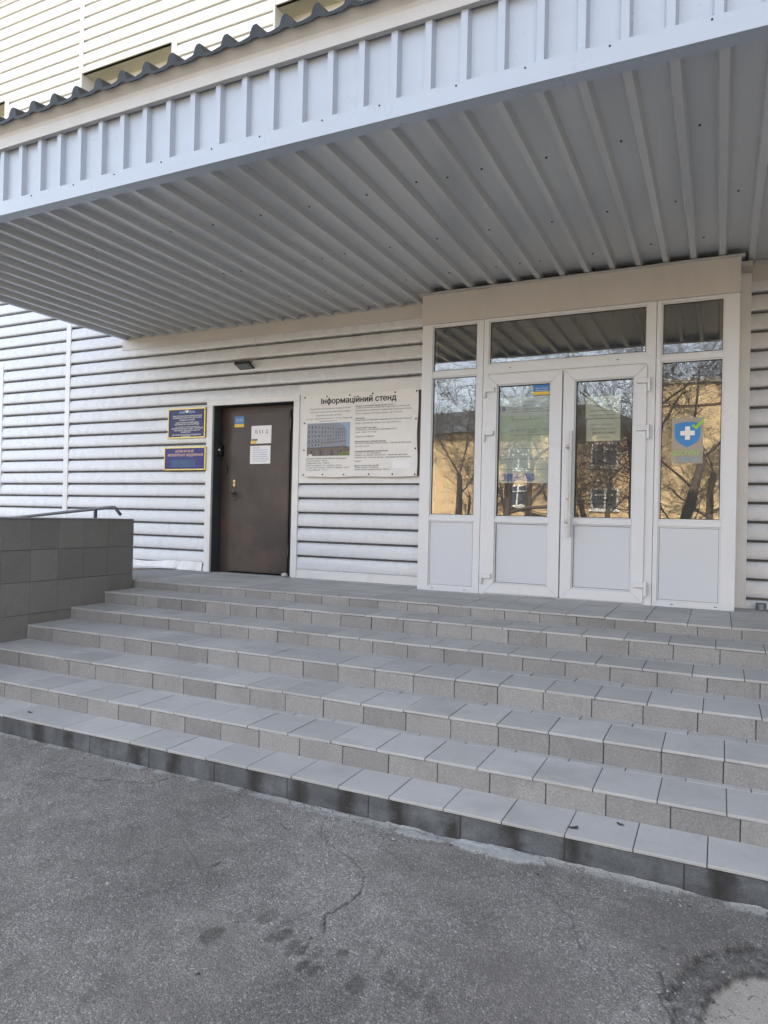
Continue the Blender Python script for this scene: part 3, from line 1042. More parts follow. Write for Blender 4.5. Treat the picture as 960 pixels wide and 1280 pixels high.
mb.box(-5.506, -5.494, 0.458, 0.463, 1.10, 1.13, 1)
mb.build('lock_plate', [M['brass'], M['black']], sd, bevel=0.002)
mb = MB()
mb.box(-5.520, -5.480, 0.458, 0.467, 0.90, 1.03)
mb.tube([(-5.500, 0.46, 0.985), (-5.500, 0.42, 0.985), (-5.47, 0.405, 0.98), (-5.47, 0.405, 0.93)], 0.011, 8)
mb.build('handle', M['black'], sd, bevel=0.002)
mb = MB()
mb.box(DX0 + 0.001, DX0 + 0.05, 0.43, 0.492, 1.46, 1.60)
mb.box(DX0 + 0.012, DX0 + 0.04, 0.424, 0.431, 1.525, 1.545, 1)
mb.build('intercom', [M['black'], M['white_letter']], bld, bevel=0.004)
mb = MB()
mb.box(-5.668, -5.630, 0.474, 0.494, 1.24, 1.33)
mb.build('switch_box', M['black'], bld, bevel=0.004)

# white glazed entrance -------------------------------------------------
GY = 0.024


def glazed(mb, x0, x1, z0, z1):
    """pane with a dark gasket line; the gasket is part of the pane"""
    mb.box(x0 + 0.001, x1 - 0.001, GY, GY + 0.006, z0 + 0.001, z1 - 0.001, 0)
    w = 0.006
    mb.frame(x0, x1, z0, z1, x0 + w, x1 - w, z0 + w, z1 - w, GY - 0.006, GY + 0.012, 1)


def pane(x0, x1, z0, z1, parent):
    mb = MB()
    glazed(mb, x0, x1, z0, z1)
    return mb.build('pane', [M['glass'], M['gasket']], parent)


def panel(x0, x1, z0, z1, parent):
    mb = MB()
    mb.box(x0 + 0.003, x1 - 0.003, 0.014, 0.034, z0 + 0.003, z1 - 0.003, 0)
    w = 0.004
    mb.frame(x0, x1, z0, z1, x0 + w, x1 - w, z0 + w, z1 - w, 0.017, 0.036, 1)
    return mb.build('panel', [M['panel'], M['gasket']], parent)


def bars(mb, x0, x1, z0, z1, ix0, ix1, cuts, y0, y1):
    """outer frame and rails; cuts = list of (z0, z1) openings from the bottom up"""
    mb.frame(x0, x1, z0, z1, ix0, ix1, cuts[0][0], cuts[-1][1], y0, y1)
    for (a, b), (c, d) in zip(cuts[:-1], cuts[1:]):
        mb.box(ix0 + 0.0006, ix1 - 0.0006, y0 + 0.0015, y1, b, c)
    # glazing beads, stepped back
    for a, b in cuts:
        mb.frame(ix0 + 0.0003, ix1 - 0.0003, a + 0.0003, b - 0.0003, ix0 + 0.012, ix1 - 0.012, a + 0.012, b - 0.012, y0 + 0.012, y0 + 0.023)


ZT = 2.712
for (x0, x1, ix0, ix1) in ((-2.789, -2.134, -2.675, -2.196), (-0.531, 0.127, -0.492, 0.012)):
    mb = MB()
    bars(mb, x0, x1, 0.0, ZT, ix0, ix1, [(0.047, 0.707), (0.760, 2.170), (2.221, 2.689)], 0.0, 0.07)
    for fx_ in (.25, .78):
        xc = x0 + (x1 - x0) * fx_
        mb.box(xc - .014, xc + .014, -0.0012, 0.001, .021, .027, 1)
    sw_ = mb.build('side_window', [M['pvc'], M['gasket']], bld, bevel=0.0025)
    j0, j1 = ix0 + 0.012, ix1 - 0.012
    panel(j0, j1, 0.059, 0.695, sw_)
    pane(j0, j1, 0.772, 2.158, sw_)
    pane(j0, j1, 2.233, 2.677, sw_)
# door unit frame and transom
mb = MB()
x0, x1 = -2.130, -0.535
mb.frame(x0, x1, 2.165, ZT, -2.080, -0.611, 2.258, 2.689, 0.0, 0.07)
mb.frame(-2.0797, -0.6113, 2.2583, 2.6887, -2.068, -0.623, 2.27, 2.677, 0.012, 0.023)
mb.box(x0, -2.072, 0.001, 0.07, 0.0, 2.1645)
mb.box(-0.620, x1, 0.001, 0.07, 0.0, 2.1645)
mb.box(x0 + 0.06, x1 - 0.087, 0.01, 0.07, 2.128, 2.1645)
mb.box(-2.071, -0.621, 0.003, 0.07, 0.0, 0.010)
for xc in (-1.86, -0.86):
    mb.box(xc - .012, xc + .012, -0.0012, 0.001, 2.212, 2.218, 1)
tw = mb.build('transom_window', [M['pvc'], M['gasket']], bld, bevel=0.0025)
pane(-2.068, -0.623, 2.27, 2.677, tw)
# leaves
for side, (x0, x1, ix0, ix1) in (('left', (-2.086, -1.352, -1.982, -1.459)), ('right', (-1.3405, -0.604, -1.236, -0.710))):
    mb = MB()
    bars(mb, x0, x1, 0.012, 2.150, ix0, ix1, [(0.109, 0.706), (0.758, 2.049)], -0.016, 0.055)
    if side == 'left':
        mb.box(x1 - 0.016, x1 + 0.009, 0.025, 0.05, 0.014, 2.148)
    lf = mb.build('door', M['pvc'], bld, bevel=0.003)
    # push the glass plane of the leaf with the same depth
    panel(ix0 + 0.012, ix1 - 0.012, 0.121, 0.694, lf)
    pane(ix0 + 0.012, ix1 - 0.012, 0.770, 2.037, lf)
    for zc in (1.985, 1.560, 0.160):
        mb = MB()
        if side == 'left':
            mb.box(-2.094, -2.005, -0.044, -0.0165, zc - 0.004, zc + 0.040)
            mb.tube([(-2.102, -0.030, zc - 0.060), (-2.102, -0.030, zc + 0.040)], 0.0155, 12)
        else:
            mb.box(-0.688, -0.594, -0.044, -0.0165, zc - 0.004, zc + 0.040)
            mb.tube([(-0.585, -0.030, zc - 0.080), (-0.585, -0.030, zc + 0.047)], 0.0155, 12)
        mb.build('hinge', M['pvc'], lf, bevel=0.003)
    if side == 'right':
        mb = MB()
        mb.tube([(-1.245, -0.082, 0.585), (-1.245, -0.082, 1.572)], 0.0145, 12)
        for zc in (1.427, 0.729):
            mb.tube([(-1.292, -0.0165, zc), (-1.290, -0.055, zc), (-1.245, -0.078, zc)], 0.0105, 8)
            mb.tube([(-1.292, -0.024, zc), (-1.292, -0.0162, zc)], 0.020, 12)
        mb.build('handle', M['handle'], lf, smooth=False, bevel=0.001)
        mb = MB()
        mb.box(-1.300, -1.276, -0.020, -0.0165, 0.895, 0.965)
        mb.tube([(-1.288, -0.024, 0.938), (-1.288, -0.019, 0.938)], 0.0085, 10, 1)
        mb.build('lock', [M['pvc'], M['brass']], lf)
# sheet metal header over the entrance
mb = MB()
mb.box(EX0 - 0.004, -2.085, -0.012, 0.06, ZT + 0.002, 3.014)
mb.box(-2.0846, EX1 + 0.004, -0.0135, 0.06, ZT + 0.001, 3.016)
mb.prism_x([(-0.045, 3.026), (-0.045, 3.029), (0.06, 3.030), (0.06, 3.017), (-0.0140, 3.0165)], EX0 - 0.05, EX1 + 0.03)
mb.box(EX1 + 0.006, EX1 + 0.095, 0.12, PW - 0.04, 2.972, 3.016)
mb.build('header_flashing', M['header'], bld, bevel=0.0015)

# ------------------------------------------------------------------ canopy
cp = thing('entrance_canopy', (-1.5, -1.3, 3.0), 'deep canopy of white ribbed sheet with grey ribbed soffit over the landing', 'canopy')
CX0, CX1 = -7.24, 4.6
SPITCH = 0.2256
sof_z, rib_z = 3.082, 3.036
mb = MB()
Y0, Y1 = -2.935, PW - 0.034
xs = []
k = -40
cen = -0.24
pts = [(CX0, sof_z)]
for k in range(-40, 30):
    c = cen + k * SPITCH
    for dx, zz in ((-0.038, sof_z), (-0.022, rib_z), (0.022, rib_z), (0.038, sof_z)):
        if CX0 + 0.005 < c + dx < CX1:
            pts.append((c + dx, zz))
pts.append((CX1, sof_z))
for (xa, za), (xb, zb) in zip(pts[:-1], pts[1:]):
    mb.face([(xa, Y0, za), (xa, Y1, za), (xb, Y1, zb), (xb, Y0, zb)])
so = mb.build('soffit', M['soffit'], cp)
k = 0
for yr in (-2.15, -1.18, -0.37):
    j = 0
    for kk in range(-31, 5):
        c = cen + kk * SPITCH + SPITCH / 2
        if kk % 2 == (0 if yr == -1.18 else 1) and random.random() < 0.85:
            continue
        sx, sy = c + random.uniform(-0.03, 0.03), yr + random.uniform(-0.025, 0.025)
        mb = MB()
        mb.tube([(sx, sy, sof_z + 0.002), (sx, sy, sof_z - 0.006)], [0.0085, 0.0075], 6)
        mb.build('screw', M['screw'], so)
# front trim, fascia sheet, roof edge
FY = -3.02
mb = MB()
mb.prism_x([(FY, 3.036), (-2.925, 3.034), (-2.925, 3.037), (FY + 0.004, 3.040), (FY + 0.004, 3.144), (FY, 3.146)], CX0 - 0.03, CX1)
et = mb.build('edge_trim', M['fascia'], cp)
for k in range(24):
    sx = -6.9 + 0.425 * k + random.uniform(-.03, .03)
    mb = MB()
    mb.tube([(sx, FY + 0.001, 3.128), (sx, FY - 0.004, 3.128)], [0.006, 0.005], 6)
    mb.build('screw', M['screw'], et)
mb = MB()
mb.prism_y([(CX0 - 0.03, 3.034), (CX0 + 0.03, 3.034), (CX0 + 0.03, 3.037), (CX0 - 0.026, 3.037), (CX0 - 0.026, 3.70), (CX0 - 0.03, 3.70)], FY + 0.001, PW - 0.03)
mb.build('edge_trim', M['fascia'], cp)
mb = MB()
FP = 0.2125
pts = []
fb = FY + 0.040
for k in range(-45, 30):
    l = -0.062 + k * FP
    for dx, yy in ((-0.012, fb), (0.0, fb - 0.036), (0.040, fb - 0.036), (0.054, fb)):
        if CX0 < l + dx < CX1:
            pts.append((l + dx, yy))
pts = [(CX0 - 0.02, fb)] + pts + [(CX1, fb)]
for (xa, ya), (xb, yb) in zip(pts[:-1], pts[1:]):
    mb.face([(xa, ya, 3.142), (xb, yb, 3.142), (xb, yb, 3.60), (xa, ya, 3.60)])
mb.build('fascia', M['fascia'], cp)
mb = MB()
mb.prism_x([(FY + 0.02, 3.548), (FY - 0.024, 3.545), (FY - 0.026, 3.575), (FY - 0.030, 3.618), (FY - 0.040, 3.640), (FY - 0.062, 3.664), (FY - 0.082, 3.684), (FY - 0.088, 3.700), (FY - 0.080, 3.704), (FY + 0.02, 3.66)], CX0 - 0.04, CX1)
mb.build('roof_flashing', M['header'], cp)
# dark profiled roof sheet
mb = MB()
RP = 0.2232
sec = []
for k in range(-30, 35):
    c = -2.87 + k * RP
    for dx, dz in ((-0.108, 0.0), (-0.050, 0.012), (-0.040, 0.020), (-0.028, 0.060), (-0.015, 0.076), (0.010, 0.078), (0.022, 0.066), (0.038, 0.022), (0.048, 0.002)):
        if CX0 - 0.06 < c + dx < CX1:
            sec.append((c + dx, dz))
yA, yB = FY - 0.110, PW - 0.02
zA = 3.690
zB = zA + (yB - yA) * 0.16
for (xa, da), (xb, db) in zip(sec[:-1], sec[1:]):
    mb.face([(xa, yA, zA + da), (xb, yA, zA + db), (xb, yB, zB + db), (xa, yB, zB + da)])
    mb.face([(xa, yA, zA + da - 0.010), (xa, yB, zB + da - 0.010), (xb, yB, zB + db - 0.010), (xb, yA, zA + db - 0.010)])
    mb.face([(xa, yA, zA + da - 0.022 - da * 0.80), (xb, yA, zA + db - 0.022 - db * 0.80), (xb, yA, zA + db), (xa, yA, zA + da)])
mb.build('roof_sheet', M['roof'], cp)

# ------------------------------------------------------------------ things on the wall
# information board
BX0, BX1, BZ0, BZ1, BY = -4.378, -2.936, 1.176, 2.116, 0.268
ib = thing('information_board', ((BX0 + BX1) / 2, PW, BZ0), 'large white information board with black Cyrillic title and a building photo', 'board')
mb = MB()
mb.box(BX0 + 0.008, BX1 + 0.030, BY + 0.012, PW - 0.026, BZ0 + 0.008, BZ1 - 0.008)
mb.build('backing', M['wood'], ib)
mb = MB()
nx_, nz_ = 36, 22
rs = np.random.default_rng(3)
for i in range(nx_):
    for j in range(nz_):
        q = []
        for a, b in ((i, j), (i + 1, j), (i + 1, j + 1), (i, j + 1)):
            u, w = a / nx_, b / nz_
            sag = 0.006 * math.sin(u * math.pi * 5) * (1 if b == nz_ else 0) + 0.004 * math.sin(u * math.pi * 4 + 1) * (1 if b == 0 else 0)
            sag2 = 0.006 * math.sin(w * math.pi * 3) * (1 if a in (0, nx_) else 0)
            q.append((BX0 + (BX1 - BX0) * u + sag2, BY, BZ0 + (BZ1 - BZ0) * w + sag))
        mb.face(q)
mb.build('banner', M['banner'], ib)
BW, BH = BX1 - BX0, BZ1 - BZ0


def bu(u):
    return BX0 + BW * u


def bv(v):
    return BZ1 - BH * v


mb = MB()
put_text(mb, 'Інформаційний стенд', bu(.165), bu(.82), bv(.112), .066, BY - .0012, 0, 0.05)
lines = [
    (.055, .43, .178, '«Капітальний ремонт будівлі КНП', 0), (.06, .42, .218, '«Обласний обласний клінічний', 0), (.12, .355, .258, 'перинатальний центр»', 0),
    (.03, .445, .298, 'по вул. Малиновського, 4 в м. Харкові', 0), (.155, .31, .328, 'код проєкту 12)', 0),
    (.035, .40, .785, 'Основні техніко-економічні показники', 1), (.035, .23, .812, 'Площа забудови – 844 м²', 0), (.035, .25, .840, 'Будівельний об’єм – 13280 м³', 0),
    (.035, .36, .868, 'Кількість поверхів 4 та 5, корпусів – 0418 м', 0), (.035, .43, .896, 'в тому числі площа – 405 м², в підвалі – 90 м²', 0), (.035, .23, .924, 'Площа ділянки – 22 га', 0),
    (.475, .80, .168, 'Назва та основний будівельний об’єкт', 1), (.475, .93, .190, 'Головне управління капітального будівництва та інвестицій', 0), (.475, .95, .222, 'Департаменту капітального будівництва Харківської області', 0), (.475, .87, .258, '61022 м. Харків, 64-й під’їзд, поверх, тел. 705-12-38', 0),
    (.475, .555, .314, 'Замовник:', 1), (.475, .95, .336, 'Комунальне некомерційне підприємство Харківської обласної', 0), (.475, .86, .372, 'ради, головний лікар, тел. 050-302-0215', 0),
    (.475, .66, .428, 'Технічний нагляд:', 1), (.475, .83, .450, 'Товариство з обмеженою відповідальністю', 0), (.475, .66, .480, 'тел. 067-717-02', 0), (.475, .64, .532, 'Проєкт 01-08/2021', 0),
    (.475, .74, .590, 'Проєктувальник, головний інженер', 1), (.475, .95, .612, 'Проєктна компанія «Ліцензована», ліцензія від 2021 року', 0), (.475, .60, .648, 'стр. 2021 р., № 01', 0),
    (.475, .76, .706, 'Генеральний підрядник, контактні дані', 1), (.475, .70, .728, 'тел. 095-771-02, підрядник', 0), (.475, .92, .752, 'будівельна фірма, начальник – керівник дільниці', 0), (.475, .95, .780, 'керівник робіт технічний нагляд – відповідальний виконавець', 0), (.475, .53, .822, 'прораб', 0),
    (.475, .69, .876, 'Дата початку робіт', 1), (.475, .68, .898, 'Термін: початок – 15 вересня', 0), (.475, .78, .922, 'Закінчення будівництва: 2022 р.', 0)]
for u0, u1, v_, s, b in lines:
    put_text(mb, s, bu(u0), bu(u1), bv(v_), .0158 if not b else .0168, BY - .0012, 1 if not b else 0, 0.03 if b else 0.02)
mb.build('lettering', [M['ink'], M['inkgrey']], ib)
mb = MB()
yq = BY - 0.0015


def bq(pts, m, dy=0.0):
    mb.face([(bu(u), yq - dy, bv(v)) for u, v in pts], m)


bq([(.04, .745), (.43, .745), (.43, .345), (.04, .345)], 0)
bq([(.04, .745), (.40, .62), (.40, .44), (.385, .40), (.33, .352), (.04, .352)], 1, .0004)
bq([(.04, .745), (.43, .745), (.43, .64), (.40, .635), (.04, .655)], 2, .0006)
bq([(.30, .745), (.43, .745), (.43, .695), (.36, .70)], 3, .0009)
bq([(.04, .655), (.40, .635), (.40, .628), (.04, .645)], 4, .0009)
for r in range(5):
    for c in range(14):
        u = .052 + .335 * (1 - (1 - c / 14.0) ** 1.35)
        w = .0125 * (1 - c / 20.0) * random.uniform(.75, 1.15)
        sl = (u - .04) / .36
        vt = .372 + .052 * sl * (1 - r / 4.5) + r * (.060 - .016 * sl)
        hh_ = (.032 - .010 * sl) * random.uniform(.75, 1.05)
        bq([(u, vt + hh_), (u + w, vt + hh_), (u + w, vt), (u, vt)], random.choice((4, 4, 4, 2, 6)), .0009)
bq([(.04, .592), (.40, .572), (.40, .567), (.04, .584)], 2, .0011)
for k in range(7):
    u = .07 + .045 * k + random.uniform(-.01, .01)
    bq([(u, .742), (u + .022, .742), (u + .02, .672 + .01 * (k % 3)), (u + .002, .675)], 6 if k % 2 else 4, .0008)
bq([(.05, .745), (.09, .745), (.088, .722), (.06, .722)], 5, .0012)
mb.build('photo_print', [M['ph_sky'], M['ph_wall'], M['ph_base'], M['ph_green'], M['ph_win'], M['ph_white'], M['ph_mid']], ib)
mb = MB()
mb.box(bu(.80), bu(.945), yq - 0.0005, yq, bv(.905), bv(.815))
mb.build('paper_label', M['paper'], ib)
for u, v in ((.012, .022), (.215, .022), (.42, .022), (.62, .022), (.81, .022), (.985, .022), (.012, .975), (.19, .972), (.38, .975), (.60, .972), (.80, .972), (.985, .975), (.012, .34), (.012, .67), (.985, .34), (.985, .68)):
    mb = MB()
    mb.tube([(bu(u), BY + 0.002, bv(v)), (bu(u), BY - 0.006, bv(v))], [0.011, 0.008], 8)
    mb.build('bolt', M['screw'], ib)

# plaques


def plaque(x0, x1, z0, z1, mt, label):
    t = thing('wall_plaque', ((x0 + x1) / 2, PW, z0), label, 'plaque', 'blue plaques left of the brown door')
    mb = MB()
    mb.box(x0 + 0.012, x1 - 0.012, PW - 0.045, PW - 0.024, z0 + 0.012, z1 - 0.012)
    mb.build('plate', M[mt], t)
    mb = MB()
    mb.frame(x0, x1, z0, z1, x0 + 0.016, x1 - 0.016, z0 + 0.016, z1 - 0.016, PW - 0.052, PW - 0.022)
    mb.build('frame', M['gold'], t, bevel=0.002)
    return t


pa = plaque(-6.455, -5.845, 1.680, 2.062, 'plaque', 'dark blue gold framed plaque with white lettering, upper of two beside the door')
mb = MB()
px = lambda u: -6.455 + 0.61 * u
pz = lambda v: 2.062 - 0.382 * v
for u0, u1, v_, s in ((.13, .90, .285, 'МІНІСТЕРСТВО ОХОРОНИ ЗДОРОВ’Я УКРАЇНИ'), (.13, .90, .345, 'ХАРКІВСЬКА ОБЛАСНА ДЕРЖАВНА'), (.30, .72, .42, 'АДМІНІСТРАЦІЯ'), (.21, .82, .505, 'КОМУНАЛЬНЕ НЕКОМЕРЦІЙНЕ'), (.18, .83, .565, 'ПІДПРИЄМСТВО ОБЛАСНОЇ РАДИ'), (.10, .93, .70, 'ХАРКІВСЬКИЙ ОБЛАСНИЙ КЛІНІЧНИЙ'), (.17, .87, .765, 'ПЕРИНАТАЛЬНИЙ ЦЕНТР'), (.36, .60, .825, 'ІМЕНІ'), (.12, .88, .915, 'ДИСПАНСЕРНЕ ПОЛІКЛІНІЧНЕ ВІДДІЛЕННЯ'), (.36, .60, .965, 'ХАРКІВ')):
    put_text(mb, s, px(u0), px(u1), pz(v_) + .002, .0165, PW - .0462, 0, 0.025)
mb.box(px(.2), px(.85), PW - .0466, PW - .0455, pz(.625), pz(.615), 0)
mb.build('lettering', M['white_letter'], pa)
mb = MB()
mb.prism_y([(px(.47), pz(.13)), (px(.51), pz(.165)), (px(.55), pz(.13)), (px(.55), pz(.05)), (px(.525), pz(.09)), (px(.51), pz(.045)), (px(.495), pz(.09)), (px(.47), pz(.05))], PW - .0475, PW - .0455, 1)
for s in (-1, 1):
    for k in range(5):
        u = .51 + s * (.07 + .032 * k)
        mb.prism_y([(px(u - .022), pz(.18)), (px(u + .022), pz(.16)), (px(u + .016), pz(.07 + .012 * k)), (px(u - .016), pz(.085))], PW - .0468, PW - .0455 - .0001 * k, 0)
mb.build('emblem', [M['plaque_pale'], M['white_letter']], pa)
pb = plaque(-6.505, -5.828, 1.272, 1.567, 'plaque2', 'violet blue plaque with pink lettering and a teal field, lower of two')
mb = MB()
px2 = lambda u: -6.505 + 0.677 * u
pz2 = lambda v: 1.567 - 0.295 * v
put_text(mb, 'КЛІНІЧНЕ', px2(.28), px2(.72), pz2(.235), .031, PW - .0462, 0, 0.025)
put_text(mb, 'АКУШЕРСЬКЕ ВІДДІЛЕННЯ', px2(.08), px2(.93), pz2(.395), .031, PW - .0462, 0, 0.025)
mb.build('lettering', M['peach_letter'], pb)
mb = MB()
mb.box(px2(.17), px2(.77), PW - .0466, PW - .0455, pz2(.87), pz2(.55))
mb.build('colour_field', M['plaque_teal'], pb)

# floodlight
fl = thing('floodlight', (-5.24, PW, 2.50), 'small black floodlight on a bracket above the brown door', 'floodlight')
mb = MB()
c0, c1 = -5.345, -5.125
# tilted shallow box, face down and out
a_, b_ = Vector((0, 0.20, 2.545)), Vector((0, 0.325, 2.495))
dv = (b_ - a_).normalized()
nv = Vector((0, -dv.z, dv.y))
pf = [(a_.y, a_.z), (b_.y, b_.z), (b_.y + nv.y * 0.014, b_.z + nv.z * 0.014), (a_.y + nv.y * 0.034, a_.z + nv.z * 0.034)]
mb.prism_x(pf, c0, c1)
mb.build('housing', M['black'], fl, bevel=0.004)
mb = MB()
q = [(a_.y + dv.y * .015 - nv.y * .001, a_.z + dv.z * .015 - nv.z * .001), (b_.y - dv.y * .015 - nv.y * .001, b_.z - dv.z * .015 - nv.z * .001), (b_.y - dv.y * .015 + nv.y * .003, b_.z - dv.z * .015 + nv.z * .003), (a_.y + dv.y * .015 + nv.y * .003, a_.z + dv.z * .015 + nv.z * .003)]
mb.prism_x(q, c0 + 0.015, c1 - 0.015)
mb.build('glass', M['metalgrey'], fl)
mb = MB()
mb.tube([(-5.30, 0.27, 2.545), (-5.30, 0.315, 2.585), (-5.29, 0.335, 2.592), (-5.18, 0.335, 2.592), (-5.17, 0.315, 2.585), (-5.17, 0.27, 2.545)], 0.007, 6)
mb.build('bracket', M['black'], fl)
mb = MB()
mb.tube([(-5.15, 0.30, 2.53), (-5.13, 0.32, 2.60), (-5.13, 0.322, 2.75), (-5.13, 0.318, 2.90)], 0.003, 5)
mb.build('cable', M['trim'], fl)

# notices on the brown door
DY = 0.4655


def sheet(name, x0, x1, z0, z1, y, mt, label, cat, group=None, th=0.0012, tilt=0.0):
    t = thing(name, ((x0 + x1) / 2, y, z0), label, cat, group)
    mb = MB()
    mb.prism_y([(x0, z0), (x1, z0 + tilt), (x1, z1 + tilt), (x0, z1)], y - th, y)
    mb.build('sheet', M[mt], t)
    return t


n1 = sheet('paper_notice', -5.255, -4.958, 1.602, 1.822, DY, 'paper', 'white sheet lettered ВХІД on the brown door', 'notice', 'papers taped to the brown door', tilt=.002)
mb = MB()
for i, ch in enumerate('ВХІД'):
    x = -5.195 + i * 0.052
    put_text(mb, ch, x, x + (0.030 if ch != 'І' else 0.008), 1.728, .042, DY - .0016, 0, 0.01)
mb.build('lettering', M['ink'], n1)
mb = MB()
mb.box(-5.252, -5.160, DY - .0020, DY - .0014, 1.640, 1.660, 0)
mb.box(-5.262, -5.180, DY - .0020, DY - .0014, 1.603, 1.638, 1)
mb.build('tape', [M['inkgrey'], M['yellow']], n1)
n2 = sheet('paper_notice', -5.268, -4.965, 1.352, 1.575, DY, 'paper', 'white sheet with lines of small text, below the ВХІД sheet', 'notice', 'papers taped to the brown door', tilt=.002)
mb = MB()
for k, (u0, u1, s) in enumerate(((.10, .45, 'Шановні пацієнти!'), (.14, .84, 'Вхід до відділення здійснюється'), (.10, .86, 'через головний вхід будівлі лікарні'), (.14, .82, 'щоденно з восьмої години ранку'), (.10, .84, 'Просимо мати при собі документи'), (.10, .9, 'та дотримуватися правил закладу'), (.15, .8, 'Адміністрація лікарні'))):
    put_text(mb, s, -5.268 + .303 * u0, -5.268 + .303 * u1, 1.575 - .03 - .027 * k, .0105, DY - .0016, 0, 0.02)
mb.build('lettering', M['inkblue'], n2)


def flag(x0, x1, z0, z1, y, label):
    t = thing('flag_sticker', ((x0 + x1) / 2, y, z0), label, 'sticker', 'blue and yellow flag stickers')
    zm = z0 + (z1 - z0) * 0.30
    mb = MB()
    mb.box(x0, x1, y - .0012, y, zm + .002, z1)
    mb.build('blue_field', M['blue'], t)
    mb = MB()
    mb.box(x0, x1, y - .0012, y, z0, zm)
    mb.build('yellow_field', M['yellow'], t)
    mb = MB()
    w = x1 - x0
    put_text(mb, 'ВІЛЬНІ ЛЮДИ', x0 + .15 * w, x1 - .1 * w, z1 - .040, .010, y - .0015)
    put_text(mb, 'ВІЛЬНА КРАЇНА', x0 + .15 * w, x1 - .1 * w, z1 - .062, .010, y - .0015)
    mb.build('lettering', M['white_letter'], t)
    return t


flag(-5.515, -5.372, 1.815, 1.950, DY, 'small blue and yellow sticker on the brown door')

# posters and stickers on the entrance glass (behind or on the panes)
IY = GY + 0.012   # just behind the glass
ps = thing('glass_poster', (-1.72, IY, 1.09), 'large pale poster with blue headings behind the left door pane', 'poster')
ax0, ax1, az0, az1 = -1.966, -1.474, 1.092, 1.925
mb = MB()
mb.box(ax0, ax1, IY, IY + .001, az0, az1, 0)
mb.box(ax0 + .001, ax1 - .001, IY - .0005, IY, az0 + .40, az1 - .18, 1)
mb.build('sheet', [M['poster'], M['poster_green']], ps)
mb = MB()
aw, ah = ax1 - ax0, az1 - az0
for u0, u1, v_, s, c in ((.47, .72, .075, 'ПАСПОРТ', .022), (.47, .99, .115, 'МЕДИЧНОГО ЗАКЛАДУ', .024), (.47, .85, .155, 'ПАЦІЄНТАМ', .022), (.17, .36, .12, 'НАЦІОНАЛЬНА', .012), (.17, .36, .145, 'СЛУЖБА', .012), (.24, .52, .40, 'ДОПОМОГА', .020), (.58, .78, .395, 'ПОСЛУГИ', .016), (.85, .99, .395, 'ЛІКАР', .016), (.58, .78, .42, 'БЕЗОПЛАТНО', .013)):
    put_text(mb, s, ax0 + aw * u0, ax0 + aw * u1, az1 - ah * v_, c, IY - .0012)
mb.tube([(ax0 + .04, IY - .0006, az1 - .11), (ax0 + .04, IY - .0012, az1 - .11)], .022, 12)
for v_ in (.17, .26, .44, .60, .72, .84):
    mb.box(ax0 + aw * (.02 if v_ > .5 else .25), ax1 - .006, IY - .0012, IY - .0007, az1 - ah * v_ - .0035, az1 - ah * v_)
for u in (.25, .60):
    mb.box(ax0 + aw * u, ax0 + aw * u + .006, IY - .0012, IY - .0007, az1 - ah * .255, az1 - ah * .22)
mb.build('lettering', M['inkblue'], ps)
mb = MB()
mb.box(ax0 + aw * .07, ax0 + aw * .72, IY - .0013, IY - .0006, az0 + .018, az0 + .092)
mb.build('colour_field', M['blue'], ps)
flag(-1.632, -1.478, 1.937, 2.033, GY - .0035, 'blue and yellow sticker in the top corner of the left door pane')
n3 = sheet('paper_notice', -1.142, -0.832, 1.690, 1.893, IY + .001, 'cream_paper', 'cream sheet behind the right door pane, upper of the pair', 'notice', 'cream sheets behind the right door pane')
n4 = sheet('paper_notice', -1.132, -0.830, 1.480, 1.684, IY + .001, 'cream_paper', 'cream sheet behind the right door pane, lower of the pair', 'notice', 'cream sheets behind the right door pane')
for nn, z1, ls in ((n3, 1.893, (('ШАНОВНІ', .30, .70, 1), ('ПАЦІЄНТИ', .25, .80, 1), ('прийом громадян ведеться', .15, .92, 0), ('за попереднім записом', .1, .85, 0))), (n4, 1.684, (('у робочі дні тижня', .12, .8, 0), ('з дев’ятої години ранку', .1, .9, 0), ('ДЯКУЄМО ЗА РОЗУМІННЯ', .2, .85, 1), ('адміністрація', .3, .7, 0)))):
    mb = MB()
    for k, (s, u0, u1, b) in enumerate(ls):
        put_text(mb, s, -1.14 + .31 * u0, -1.14 + .31 * u1, z1 - .058 - .040 * k, .018 if b else .013, IY - .0012, 0, 0.015 if b else 0)
    mb.build('lettering', M['inkgrey'], nn)
# shield sticker on the right side pane
sy = GY - .0015
ss = thing('shield_sticker', (-0.26, sy, 1.26), 'blue shield sticker with white cross and green tick on right side pane', 'sticker')
cx, w2 = -0.265, 0.104
mb = MB()
sh = [(cx - w2, 1.615), (cx - w2 * .5, 1.622), (cx, 1.648), (cx + w2 * .5, 1.630), (cx + w2, 1.622)]
sh = [(cx + w2 * math.cos(t) if False else cx - w2, 1.618)]
low = []
for k in range(9):
    t = k / 8
    low.append((cx - w2 + w2 * t, 1.618 - 0.205 * (t ** 1.6) - 0.035 * math.sin(t * math.pi * .5) * 0))
left = [(cx - w2 * (1 - (t / 8) ** 2.4), 1.52 - 0.118 * (t / 8)) for t in range(9)]
right = [(2 * cx - x, z) for x, z in reversed(left)]
outline = [(cx - w2, 1.612)] + left + right[1:] + [(cx + w2, 1.612), (cx + w2 * .5, 1.622), (cx, 1.628), (cx - w2 * .5, 1.622)]
mb.prism_y(outline, sy - .001, sy)
mb.build('shield', M['shield'], ss)
mb = MB()
zc = 1.528
mb.prism_y([(cx - .020, zc - .058), (cx + .020, zc - .058), (cx + .020, zc - .020), (cx + .058, zc - .020), (cx + .058, zc + .020), (cx + .020, zc + .020), (cx + .020, zc + .058), (cx - .020, zc + .058), (cx - .020, zc + .020), (cx - .058, zc + .020), (cx - .058, zc - .020), (cx - .020, zc - .020)], sy - .0018, sy - .0011)
